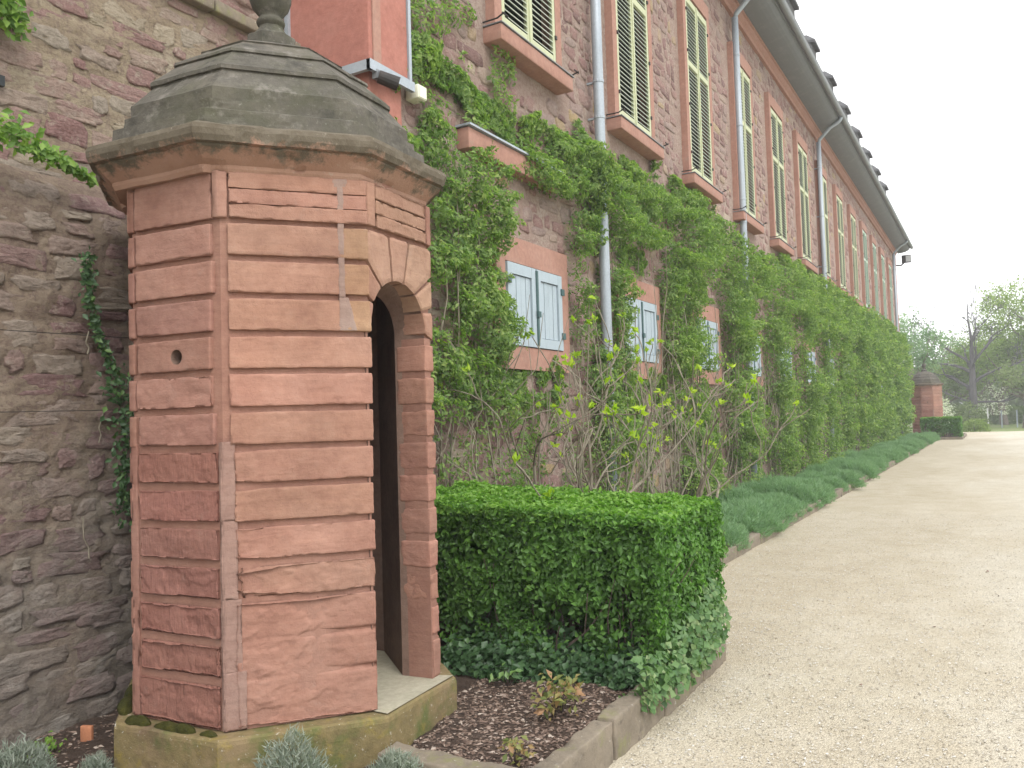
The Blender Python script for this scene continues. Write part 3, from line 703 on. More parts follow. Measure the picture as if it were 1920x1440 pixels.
# plinth: body ring, floor slab, moss
oct_sweep('plinth', dens([(.812, -.1), (.822, .05), (.822, .27), (.818, .288), (.810, .297), (.60, .300), (.30, .301), (.05, .301)], .05), BC, M['plinth'], box_root, .006, 20, 2.2, cap_top=True, chip=.02)
fl = MB(); fl.quad(*[tuple(p) for p in fr0(np.array([(-.272, .54, .3035), (-.300, BW + .056, .3035), (.300, BW + .056, .3035), (.21, .54, .3035)]))][::-1])
fl.quad(*[corner(wi + .01, k) + (.304,) for k in range(8)])
fl.build('floor_slab', M['floor'], box_root)
for (j, u, nn, ru, rn, rz) in ((6, -.20, .785, .08, .03, .03), (6, .0, .78, .10, .032, .026), (6, .08, .785, .07, .025, .03), (6, .22, .78, .05, .02, .016), (5, .18, .785, .10, .04, .05), (5, -.05, .78, .10, .035, .045)):
    ico = []; F_ = []
    na, nb_ = 14, 6
    for b_ in range(nb_):
        for a_ in range(na):
            th = math.pi / 2 * b_ / (nb_ - 1); ph = 2 * math.pi * a_ / na
            ico.append((u + ru * math.cos(th) * math.cos(ph), nn + rn * math.cos(th) * math.sin(ph), .297 + rz * math.sin(th)))
    for b_ in range(nb_ - 1):
        for a_ in range(na): F_.append((b_ * na + a_, b_ * na + (a_ + 1) % na, (b_ + 1) * na + (a_ + 1) % na, (b_ + 1) * na + a_))
    W = face_frame(j)(np.array(ico)); W += .012 * np.column_stack([fbm(W * 23, 3), fbm(W * 23 + 5, 3), fbm(W * 23 + 9, 3)])
    mk('moss_cushion', W, F_, M['moss'], box_root, smooth=True)
far_box = copy_tree(box_root, (0.05, 46.9, 0.0))
far_box['label'] = 'red sentry box past the building end beside the end of the lavender border'

# ================================================================== RUBBLE WALLS
def stones_list(y0, y1, z0, z1, hm, wm, holes=(), seed=1, coarse=False):
    rg = random.Random(seed); out = []; z = z0
    while z < z1:
        h = hm * rg.uniform(.65, 1.4); y = y0 + rg.uniform(-.1, .1)
        while y < y1:
            w = wm * rg.choice((.45, .7, .9, 1.1, 1.4, 1.8)) * rg.uniform(.85, 1.15)
            parts = [(y + w / 2, z + h / 2, w, h)]
            if h > hm * 1.1 and rg.random() < .3: parts = [(y + w / 2, z + h * .27, w, h * .5), (y + w / 2, z + h * .77, w * .95, h * .46)]
            for (a, b, c, d) in parts:
                b += rg.uniform(-.2, .2) * h
                if any(ya - .03 < a + c / 2 and a - c / 2 < yb + .03 and za - .02 < b + d / 2 and b - d / 2 < zb + .02 for ya, yb, za, zb in holes):
                    continue
                if a > y1 - .02 or b > z1 or a < y0: continue
                out.append((a, b, c * rg.uniform(.92, 1.08), d * rg.uniform(.90, 1.10), rg.random()))
            y += w + .015
        z += h
    return out
def stones_geo(lst, X, relief, seed=0, n=10, rough=0.):
    rg = np.random.default_rng(seed); S = len(lst); L = np.array(lst)
    th = np.linspace(0, 2 * np.pi, n, endpoint=False)[None] + rg.uniform(-.16, .16, (S, n))
    e = 2 / 4.2
    cx = np.sign(np.cos(th)) * np.abs(np.cos(th)) ** e; sz = np.sign(np.sin(th)) * np.abs(np.sin(th)) ** e
    k = rg.uniform(.70, 1.10, (S, n)); skew = rg.uniform(-.35, .35, (S, 1))
    ry = cx * k * L[:, 2:3] / 2; rz = (sz * k + skew * cx * .6) * L[:, 3:4] / 2
    hgt = relief * rg.uniform(.35, 1.3, (S, 1)); tilt = rg.uniform(-.3, .3, (S, 2))
    rings = ((1., -.9, 0.), (.92, .72, .25), (.5, 1.0, .25)) if not rough else ((1., -.9, 0.), (.95, .55, .3), (.80, .95, .2), (.55, 1.0, .2), (.28, 1.0, .2))
    nr = len(rings); V = np.zeros((S, nr * n + 1, 3))
    for r_, (sc, hh, jt) in enumerate(rings):
        sl = slice(r_ * n, (r_ + 1) * n)
        V[:, sl, 1] = L[:, 0:1] + ry * sc; V[:, sl, 2] = L[:, 1:2] + rz * sc
        V[:, sl, 0] = X + hgt * (hh + (tilt[:, :1] * cx + tilt[:, 1:] * sz) * sc * (r_ > 0) + rg.uniform(-jt, jt, (S, n)))
    V[:, 0:n, 0] = X - np.maximum(.012, hgt * .8)
    V[:, -1] = np.column_stack([X + hgt[:, 0] * rg.uniform(.8, 1.25, S), L[:, 0], L[:, 1]])
    if rough:
        W = V.reshape(-1, 3); d = rough * (fbm(W * np.array([1, 9, 16]), 4) + .7 * np.abs(fbm(W * np.array([1, 20, 34]) + 7, 3)))
        V[:, :, 0] += d.reshape(S, -1); V[:, :, 2] += .4 * d.reshape(S, -1)
    F = []
    for r_ in range(nr - 1):
        for q in range(n): F.append((r_ * n + q, r_ * n + (q + 1) % n, (r_ + 1) * n + (q + 1) % n)); F.append((r_ * n + q, (r_ + 1) * n + (q + 1) % n, (r_ + 1) * n + q))
    for q in range(n): F.append(((nr - 1) * n + q, (nr - 1) * n + (q + 1) % n, nr * n))
    return V, np.array(F), L[:, 4]
def add_stones(lst, X, relief, mat, parent, seed, n_single, name='stone', n=10, rough=0., xf=None):
    lst = sorted(lst, key=lambda s: -(s[2] * s[3]) * abs(X) / (s[0] ** 2 + X * X + (s[1] - EYE) ** 2) ** 1.5 if s[0] > abs(X) * .5 else 0)
    V, F, rn = stones_geo(lst, X, relief, seed, n, rough); nv = V.shape[1]
    if xf is not None: V[:, :, 0] += xf(V.reshape(-1, 3)[:, 1:]).reshape(V.shape[:2])
    for k in range(min(n_single, len(lst))):
        mk(name, V[k], F, mat, parent, attrs={'rnd': np.full(nv, rn[k])}, smooth=False)
    r_ = len(lst) - n_single
    if r_ > 0:
        Fa = (F[None] + (np.arange(r_) * nv)[:, None, None]).reshape(-1, 3)
        mk('small_stones', V[n_single:].reshape(-1, 3), Fa, mat, parent, attrs={'rnd': np.repeat(rn[n_single:], nv)}, kind='stuff')
def wall_sheet(name, Xf, y0, y1, z0, z1, st, mat, parent, holes=(), amp=.012, sz=None):
    ys = np.arange(y0, y1 + st * .5, st); zs = np.arange(z0, z1 + (sz or st) * .5, (sz or st))
    for ya, yb, za, zb in holes:
        for v in (ya, yb):
            if y0 < v < y1: ys[np.argmin(abs(ys - v))] = v
    for za in sorted({h[2] for h in holes} | {h[3] for h in holes}):
        zs[np.argmin(abs(zs - za))] = za
    ys[-1] = y1; zs[-1] = z1
    Yg, Zg = np.meshgrid(ys, zs, indexing='ij'); P = np.column_stack([Yg.ravel(), Zg.ravel()])
    q = np.column_stack([P, np.full(len(P), .5)])
    lay = fbm(np.column_stack([P[:, 0] * 2.6 + .35 * P[:, 1], P[:, 1] * 7.5 - .8 * P[:, 0], P[:, 0] * 0 + 5]), 4)
    X = Xf(P) + amp * fbm(q * 2.3, 3) + amp * 1.5 * (terrace(lay, 5) * .6 + lay * .4) + amp * .9 * fbm(q * 15, 3) + amp * .5 * np.abs(fbm(q * 6 + 4, 3))
    nz = len(zs); i, j = np.meshgrid(np.arange(len(ys) - 1), np.arange(nz - 1), indexing='ij'); a = (i * nz + j).ravel()
    F = np.column_stack([a, a + nz, a + nz + 1, a + 1])
    c = P[F].mean(1); keep = np.ones(len(F), bool)
    for ya, yb, za, zb in holes: keep &= ~((c[:, 0] > ya) & (c[:, 0] < yb) & (c[:, 1] > za) & (c[:, 1] < zb))
    return mk(name, np.column_stack([X, P]), F[keep], mat, parent, smooth=True)

# ------------------------------------------------------------------ garden wall (left)
gw = thing('garden_wall', (-4.5, 1., .05), 'rough rubble stone garden wall with a plant-grown ledge behind the sentry box', 'wall')
XL, XU = -4.2, -4.86
lowx = lambda P: -.06 * (P[:, 1] - .1) / 3 - .16 * np.clip((P[:, 1] - 2.62) / .4, 0, 1) ** 2
s_low = wall_sheet('lower_face', lambda P: XL + lowx(P), -4, 5.0, -.1, 3.02, .028, M['mor_d'], gw, amp=.021)
s_up = wall_sheet('upper_face', lambda P: XU + 0 * P[:, 0], -4, 4.98, 2.9, 4.66, .035, M['mor_l'], gw, amp=.014)
add_stones(stones_list(.5, 4.95, -.05, 2.95, .115, .26, seed=5), XL - .007, .017, M['rub_d'], s_low, 5, 170, n=16, rough=.020, xf=lowx)
add_stones(stones_list(.5, 4.95, 2.95, 4.62, .12, .28, seed=6), XU - .005, .014, M['rub_l'], s_up, 6, 120, n=16, rough=.015)
for y in np.arange(-4, 4.9, .9):
    V, F, N = rockbox(y + .006, min(y + .894, 4.97), -5.3, -4.78, 4.655, 4.745, .06, .015)
    V = V + N * (.012 * fbm(V * 6, 4))[:, None]; mk('coping_slab', np.column_stack([V[:, 1], V[:, 0], V[:, 2]]), F[:, ::-1], M['kerb'], gw, smooth=True)
s_top = wall_sheet('set_back_face', lambda P: -5.12 + 0 * P[:, 0], -4, 4.98, 4.70, 6.4, .08, M['mor_b'], gw, amp=.03)
add_stones(stones_list(1.5, 4.95, 4.74, 6.35, .15, .3, seed=8), -5.115, .03, M['rub_l'], s_top, 8, 12)
lg = MB(); lg.box(-4.9, -4.44, -4, 4.99, 2.90, 2.985); lg.box(-5.6, -5.14, -4, 4.98, 4.5, 6.38); lg.box(-5.6, -4.9, -4, 4.98, -.1, 4.65); lg.build('wall_core', M['mor_l'], gw)
for z, y0 in ((2.135, -2), (1.738, -2)):
    w_ = MB(); w_.tube([(-4.13, y0 + (3.6 - y0) * t / 12, z + .03 * (1 - 4 * (t / 12 - .5) ** 2) * -1) for t in range(13)], .0022, 5); w_.build('wire', M['iron'], gw)
for (y, z0, ln, dx) in ((2.66, 2.02, .12, .0), (2.98, 1.95, .28, .10), (2.72, 1.55, .16, .02), (2.66, .95, .22, -.04), (3.3, .7, .35, .05), (3.05, .55, .3, .03)):
    w_ = MB(); w_.tube([(-4.12, y + dx * t / 4 + .01 * math.sin(t * 2.1), z0 + ln * t / 4) for t in range(5)], .004, 5); w_.build('dry_stem', M['bark_p'], gw)
ph = MB(); ph.box(-4.845, -4.815, 2.52, 2.62, 3.60, 3.66); ph.build('putlog_hole_shade', M['dark'], gw)  # solid dark block stands in for the shade inside a putlog hole

# ================================================================== BUILDING
XF, YB0, YB1, ZE = -4.2, 5.5, 47.2, 9.8
WC = [7.68 + 3.016 * k for k in range(13)]
bld = thing('stone_building', (-9., 26., 0.), 'long red rubble-stone building with green louvred shutters and dark eaves', 'building')
holes = []
for y in WC: holes += [(y - .62, y + .62, 5.5, 8.6), (y - .62, y + .62, 2.34, 3.2)]
near_h = [h for h in holes if h[0] < 16.5]; far_h = [h for h in holes if h[1] > 15.5]
fac = wall_sheet('wall', lambda P: XF + 0 * P[:, 0], YB0, 15.2, 0., ZE, .05, M['mor_b'], bld, near_h, .0075)
fac2 = wall_sheet('wall', lambda P: XF + 0 * P[:, 0], 15.2, YB1, 0., ZE, .12, M['mor_b'], bld, far_h, .009)
sh = [(a - .17, b + .17, c - .24, d + .2) for a, b, c, d in holes]
add_stones(stones_list(5.6, 15.2, .3, 9.55, .17, .27, sh, 21), XF - .002, .013, M['rub_b'], fac, 21, 300)
add_stones(stones_list(15.2, 26, 2.2, 9.55, .18, .29, sh, 22), XF - .002, .015, M['rub_b'], fac2, 22, 0)
add_stones(stones_list(26, 47, 4.2, 9.55, .22, .36, sh, 23), XF - .002, .018, M['rub_b'], fac2, 23, 0)
bk = MB(); bk.box(-14, -4.45, 5.5, 47.15, 0, 9.75); bk.build('inner_mass', M['mor_b'], bld)
ew = MB(); ew.box(-14.02, -4.22, 47.15, 47.22, 0, 9.8); ew.build('end_wall', M['mor_b'], bld)
ew = MB(); ew.box(-14.02, -4.46, 5.46, 5.5, 0, 9.8); ew.build('end_wall', M['mor_b'], bld)
q = MB(); q.box(-4.26, -4.12, 46.85, 47.27, 0, 9.55); q.build('quoin', M['pier'], bld)
# near corner pier with zinc flashings
def rb(name, x0, x1, y0, y1, z0, z1, mat, parent, step=.08, rad=.012, amp=.006, smooth=True):
    V, F, N = rockbox(x0, x1, y0, y1, z0, z1, step, rad); V = V + N * (amp * fbm(V * 5, 4))[:, None]
    return mk(name, V, F, mat, parent, smooth=smooth)
pier = rb('pier', -5.0, -4.1, 5.0, 5.50, 4.43, 9.6, M['pier'], bld)
rb('pier_foot', -4.95, -4.15, 5.05, 5.47, 0, 4.43, M['pier'], bld)
z_ = MB()
z_.box(-4.98, -4.06, 4.955, 4.992, 4.36, 4.44); z_.box(-4.092, -4.055, 4.955, 5.53, 4.36, 4.44); z_.box(-4.14, -4.092, 4.992, 5.52, 4.395, 4.425)
z_.build('flashing', M['zinc'], pier)
z_ = MB(); z_.box(-4.115, -4.085, 5.50, 5.535, 4.44, 9.5); z_.build('flashing', M['zinc'], pier)
z_ = MB(); z_.box(-4.97, -4.93, 4.97, 5.0, 4.75, 9.5); z_.build('flashing', M['zinc'], pier)
st_ = MB(); st_.box(-4.099, -4.086, 5.04, 5.135, 4.46, 9.55); st_.build('edge_strip', M['trim'], pier)
# eaves, gutter, roof, dormers
pr = MB(); NP = 9
prof = [(-4.2, 9.52), (-4.13, 9.53), (-4.12, 9.60), (-4.07, 9.66), (-4.06, 9.72), (-4.03, 9.735), (-4.03, 9.78), (-4.2, 9.785)]
def extr(m, prof, y0, y1, seg=1):
    for a, b in zip(prof, prof[1:]):
        for s in range(seg):
            ya, yb = y0 + (y1 - y0) * s / seg, y0 + (y1 - y0) * (s + 1) / seg
            m.quad((a[0], ya, a[1]), (a[0], yb, a[1]), (b[0], yb, b[1]), (b[0], ya, b[1]))
extr(pr, prof, 5.5, 47.3, 10); pr.quad(*[(p[0], 47.3, p[1]) for p in prof]); pr.build('eaves_moulding', M['trim'], bld)
sf = MB(); sp = [(-4.06, 9.77)] + [(-4.06 + .56 * math.sin(math.pi / 2 * t), 9.77 + .20 * (1 - math.cos(math.pi / 2 * t))) for t in np.linspace(0.05, 1, 9)] + [(-3.47, 9.975), (-3.47, 10.04)]
extr(sf, sp, 4.6, 47.85, 14)
# return of the eaves round the far end
for a, b in zip(sp, sp[1:]):
    o0, o1 = a[0] + 4.2 - .15, b[0] + 4.2 - .15
    sf.quad((a[0], 47.22 + o0 + .02, a[1]), (-14, 47.22 + o0 + .02, a[1]), (-14, 47.22 + o1 + .02, b[1]), (b[0], 47.22 + o1 + .02, b[1]))
sf.build('soffit', M['soffit'], bld, smooth=True)
gt = MB(); gp = [(-3.47, 10.05)] + [(-3.40 + .075 * math.cos(math.pi + math.pi * t), 10.03 + .085 * math.sin(math.pi + math.pi * t)) for t in np.linspace(0, 1, 9)] + [(-3.315, 10.045), (-3.33, 10.06)]
extr(gt, gp, 4.6, 47.98, 30); gt.build('gutter', M['zinc_d'], bld, smooth=True)
rf = MB(); SL = 1.45
rf.quad((-3.44, 4.6, 10.05), (-3.44, 47.93, 10.05), (-8.9, 42.5, 10.05 + 5.46 * SL), (-8.9, 4.6, 10.05 + 5.46 * SL))
rf.quad((-3.44, 47.93, 10.05), (-14.4, 47.93, 10.05), (-8.9, 42.5, 10.05 + 5.46 * SL))
rf.quad((-14.4, 47.93, 10.05), (-14.4, 4.6, 10.05), (-8.9, 4.6, 10.05 + 5.46 * SL), (-8.9, 42.5, 10.05 + 5.46 * SL))
rf.quad((-3.44, 4.6, 10.05), (-8.9, 4.6, 10.05 + 5.46 * SL), (-14.4, 4.6, 10.05))
roof = rf.build('roof', M['slate'], bld)
for k in range(13):
    y = 7.0 + 3.06 * k; d = MB()
    d.box(-6.2, -4.12, y - .40, y + .40, 10.9, 12.34)
    b = len(d.V); e = .42
    d.V += [(-4.0, y - e, 12.28), (-4.0, y + e, 12.28), (-6.6, y + e, 12.52), (-6.6, y - e, 12.52), (-4.3, y, 12.72), (-6.6, y, 12.72), (-4.0, y - e, 12.36), (-4.0, y + e, 12.36), (-6.6, y + e, 12.6), (-6.6, y - e, 12.6)]
    d.F += [(b, b + 3, b + 2, b + 1), (b, b + 1, b + 7, b + 6), (b + 6, b + 7, b + 4), (b + 1, b + 2, b + 8, b + 7), (b + 7, b + 8, b + 5, b + 4), (b, b + 6, b + 9, b + 3), (b + 6, b + 4, b + 5, b + 9)]
    d.build('dormer', M['slate'], roof)
# downpipes
for k, (y, lean) in enumerate(((9.33, .02), (16.1, .03), (25.0, .03), (45.4, .0))):
    p = MB(); x = -4.05; r_ = .064
    p.tube([(x, y, .05), (x, y, 3), (x, y, 6), (x, y, 9.35)], r_, 14)
    p.tube([(x, y, 9.28), (x + .03, y, 9.42), (-3.72, y + .02, 9.72), (-3.52, y + .02, 9.82), (-3.44, y + .02, 9.88), (-3.41, y + .02, 9.98)], [.05] * 6, 10)
    dp = p.build('downpipe', M['zinc'], bld, smooth=True)
    for z in (1.9, 3.9, 5.3, 5.75, 7.2, 8.6):
        c_ = MB(); c_.lathe([(r_ + .001, z - .02), (r_ + .007, z - .015), (r_ + .007, z + .015), (r_ + .001, z + .02)], (x, y), 14); c_.box(x - .15, x - .06, y - .015, y + .015, z - .012, z + .012)
        c_.build('pipe_collar', M['zinc'], dp, smooth=False)
# ledge above the first low window
rb('ledge', -4.2, -4.06, 6.35, 8.2, 4.12, 4.32, M['trim'], bld, .1, .01)
z_ = MB(); z_.box(-4.2, -4.03, 6.33, 8.22, 4.325, 4.345); z_.build('flashing', M['zinc'], bld)

# upper windows with louvred shutters
SLW, PITCH = .475, .0635
sl = MB(); a_ = R(38); dx, dz = .026 * math.cos(a_), .026 * math.sin(a_)
def slat_geo(yc, zc_, wid=SLW, X=-4.118):
    t = .005; V = []
    for y in (yc - wid / 2, yc + wid / 2):
        V += [(X - dx, y, zc_ + dz - t), (X + dx, y, zc_ - dz - t), (X + dx, y, zc_ - dz + t), (X - dx, y, zc_ + dz + t)]
    F = [(0, 1, 2, 3), (7, 6, 5, 4), (0, 4, 5, 1), (1, 5, 6, 2), (2, 6, 7, 3), (3, 7, 4, 0)]
    return V, F
slat_me = bpy.data.meshes.new('slat'); _v, _f = slat_geo(0, 0, X=0.); slat_me.from_pydata(_v, [], _f); slat_me.materials.append(M['slat'])
ZB, ZT, ZM = 5.55, 8.55, 7.42
for k, y in enumerate(WC):
    gm = M['green'] if k < 9 else M['green2']
    s = MB(); X1 = -4.095
    s.box(-4.3, X1, y - .74, y - .60, 5.5, 8.86); s.box(-4.3, X1, y + .60, y + .74, 5.5, 8.86); s.box(-4.3, X1 + .003, y - .60, y + .60, 8.6, 8.86); s.box(-4.3, X1, y - .60, y + .60, 5.46, 5.55)
    win = s.build('window', M['trim'], bld)
    rb('sill', -4.25, -3.99, y - .80, y + .80, 5.33, 5.49, M['trim'], win, .12, .012, .004)
    z_ = MB(); z_.box(-4.2, -3.975, y - .81, y + .81, 5.492, 5.502); z_.build('sill_flashing', M['zinc_d'], win)
    g_ = MB(); g_.box(-4.29, -4.27, y - .61, y + .61, 5.5, 8.6); g_.build('pane', M['dark'], win)
    for sgn in (-1, 1):
        yc = y + sgn * .2975; f_ = MB(); xa, xb = -4.14, -4.098
        f_.box(xa, xb, yc - .295, yc - .238, ZB, ZT); f_.box(xa, xb, yc + .238, yc + .295, ZB, ZT)
        f_.box(xa, xb - .002, yc - .238, yc + .238, ZB, ZB + .13); f_.box(xa, xb - .002, yc - .238, yc + .238, ZT - .10, ZT); f_.box(xa, xb - .002, yc - .238, yc + .238, ZM - .045, ZM + .045)
        if sgn < 0: f_.box(xb, xb + .014, yc + .275, yc + .315, ZB + .01, ZT - .01)
        shu = f_.build('shutter', gm, win)
        for z in (5.9, 6.7, 7.6, 8.3):
            hg = MB(); hg.box(-4.096, -4.078, yc + sgn * .29 - .012, yc + sgn * .29 + .022, z - .02, z + .02); hg.build('hinge', M['iron'], win)
        zs_ = list(np.arange(ZB + .13 + PITCH * .6, ZM - .06, PITCH)) + list(np.arange(ZM + .045 + PITCH * .6, ZT - .11, PITCH))
        if k < 4:
            for z in zs_:
                o = bpy.data.objects.new('slat', slat_me); COL.objects.link(o); o.location = (-4.118, yc, z); attach(o, win)
                o.rotation_euler = (random.uniform(-.006, .006), random.uniform(-.06, .06), 0)
        else:
            mb = MB()
            for z in zs_:
                v, f = slat_geo(yc, z); b = len(mb.V); mb.V += v; mb.F += [tuple(b + i for i in q_) for q_ in f]
            mb.build('slats', M['slat'] if k < 9 else gm, win, kind='stuff')
        if k < 8:
            hk = MB(); yy = y + sgn * .80; hk.tube([(-4.2, yy, 5.52 + .02), (-4.02, yy + sgn * .02, 5.53), (-3.93, yy + sgn * .03, 5.56)], .009, 6); hk.tube([(-3.95, yy - .04, 5.56), (-3.95, yy + .07, 5.56)], .008, 6); hk.build('shutter_hook', M['iron'], win)
# low windows with plank shutters
for k, y in enumerate(WC):
    s = MB(); X1 = -4.135; za, zb = 2.36, 3.19
    s.box(-4.3, X1, y - .78, y - .61, 2.12, 3.46); s.box(-4.3, X1, y + .61, y + .78, 2.12, 3.46); s.box(-4.3, X1 + .002, y - .61, y + .61, zb + .01, 3.46); s.box(-4.3, X1 + .002, y - .61, y + .61, 2.12, za - .01)
    win = s.build('low_window', M['trim'], bld)
    g_ = MB(); g_.box(-4.22, -4.17, y - .61, y + .61, za - .01, zb + .01); g_.build('shadow_gap_board', M['teal'], win)
    for sgn in (-1, 1):
        yc = y + sgn * .302; f_ = MB(); xa, xb = -4.17, -4.118
        f_.box(xa, xb, yc - .292, yc - .205, za, zb); f_.box(xa, xb, yc + .205, yc + .292, za, zb)
        f_.box(xa, xb - .002, yc - .205, yc + .205, za, za + .10); f_.box(xa, xb - .002, yc - .205, yc + .205, zb - .11, zb)
        shu = f_.build('shutter', M['blue'], win)
        np_ = 4
        for p_ in range(np_):
            w_ = .394 / np_; ya = yc - .197 + p_ * w_; pm = MB(); pm.box(-4.168, -4.140 + .003 * (p_ % 2), ya + .004, ya + w_ - .004, za + .108, zb - .118); pm.build('plank', M['blue'], win)
        for z in (za + .16, zb - .18):
            hg = MB(); hg.box(-4.117, -4.10, yc + sgn * .285 - .03, yc + sgn * .285 + .04, z - .035, z + .035); hg.build('hinge', M['teal'], win)
    c_ = MB(); c_.box(-4.117, -4.103, y - .018, y + .018, za + .02, zb - .02); c_.box(-4.103, -4.085, y - .03, y + .03, 2.68, 2.74); c_.build('closing_strip', M['teal'], win)

# small fittings on the building
jb = thing('junction_box', (-4.1, 5.62, 4.38), 'small cream plastic junction box beside the zinc flashing of the pier', 'junction box')
V, F, N = rockbox(-4.19, -4.05, 5.57, 5.69, 4.33, 4.45, .05, .012); mk('housing', V, F, M['cream'], jb, smooth=True)
b_ = MB(); b_.box(-4.05, -4.045, 5.58, 5.68, 4.34, 4.44); b_.build('cover', M['cream'], jb)
sp_ = thing('spotlight', (-4.02, 5.1, 4.3), 'small black spotlight under the zinc flashing of the pier', 'spotlight')
b_ = MB(); b_.tube([(-4.06, 5.06, 4.33), (-3.95, 5.17, 4.28)], [.05, .055], 14); b_.build('lamp_body', M['iron'], sp_)
b_ = MB(); b_.box(-4.1, -4.05, 5.03, 5.09, 4.31, 4.38); b_.build('bracket', M['zinc_d'], sp_)
fl_ = thing('floodlight', (-3.95, 47.5, 9.2), 'black floodlight with pale glass at the far corner under the eaves', 'floodlight')
b_ = MB(); b_.box(-3.86, -3.42, 47.38, 47.50, 9.18, 9.58); b_.build('lamp_body', M['iron'], fl_)
b_ = MB(); b_.box(-3.66, -3.40, 47.36, 47.378, 9.22, 9.54); b_.build('lamp_glass', M['lens'], fl_)
b_ = MB(); b_.tube([(-4.13, 47.2, 9.06), (-3.9, 47.4, 9.06), (-3.75, 47.44, 9.2)], .04, 8); b_.build('bracket', M['iron'], fl_)

# ================================================================== FOLIAGE HELPERS
def unit(v): return v / np.maximum(np.linalg.norm(v, axis=1), 1e-9)[:, None]
def leaf_geo(P, N, size, rnd, asp=.5, rg=RNG, fold=.10, droop=.15, axis=None):
    n = len(P); size = np.broadcast_to(size, (n,))[:, None]
    a = rg.normal(size=(n, 3)) if axis is None else axis
    N = unit(N); a = unit(a - N * (a * N).sum(1)[:, None]); b = np.cross(N, a)
    base = P - a * size * .5; tip = P + a * size * .5 - N * size * droop; m = P + a * size * .05 + N * size * fold
    V = np.stack([base, m + b * size * asp * .5, tip, m - b * size * asp * .5], 1).reshape(-1, 3)
    i = np.arange(n) * 4; F = np.stack([np.stack([i, i + 1, i + 2], 1), np.stack([i, i + 2, i + 3], 1)], 1).reshape(-1, 3)
    return V, F, np.repeat(rnd, 4)
def leaves(name, P, N, size, rnd, mat, parent=None, **kw):
    V, F, r_ = leaf_geo(P, N, size, np.clip(rnd, 0, 1), **kw)
    o = mk(name, V, F, mat, parent, attrs={'rnd': r_}); return o
def grow(mb, p, d, ln, rad, depth, rg, tips, spread=.6, up=.2, nseg=4, kids=(2, 3), shrink=.68, wob=.18, sides=5, minr=.004):
    pts = [p]; rads = [rad]; v = Vector(d).normalized()
    for s in range(nseg):
        v = (v + Vector((rg.gauss(0, wob), rg.gauss(0, wob), rg.gauss(0, wob) + up * .15))).normalized()
        p = p + v * (ln / nseg); pts.append(p); rads.append(max(minr, rad * (1 - .45 * (s + 1) / nseg)))
    mb.tube(pts, rads, sides, cap=False)
    if depth == 0: tips.append((pts[-1], v)); return
    for c in range(rg.randint(*kids)):
        t = rg.choice(range(max(1, nseg - 2), nseg + 1)) if c else nseg
        nv = (v + Vector((rg.gauss(0, spread), rg.gauss(0, spread), rg.gauss(0, spread * .7) + up))).normalized()
        grow(mb, pts[t], nv, ln * shrink * rg.uniform(.8, 1.15), max(minr, rads[t] * .74), depth - 1, rg, tips, spread, up, nseg, kids, shrink, wob, sides, minr)

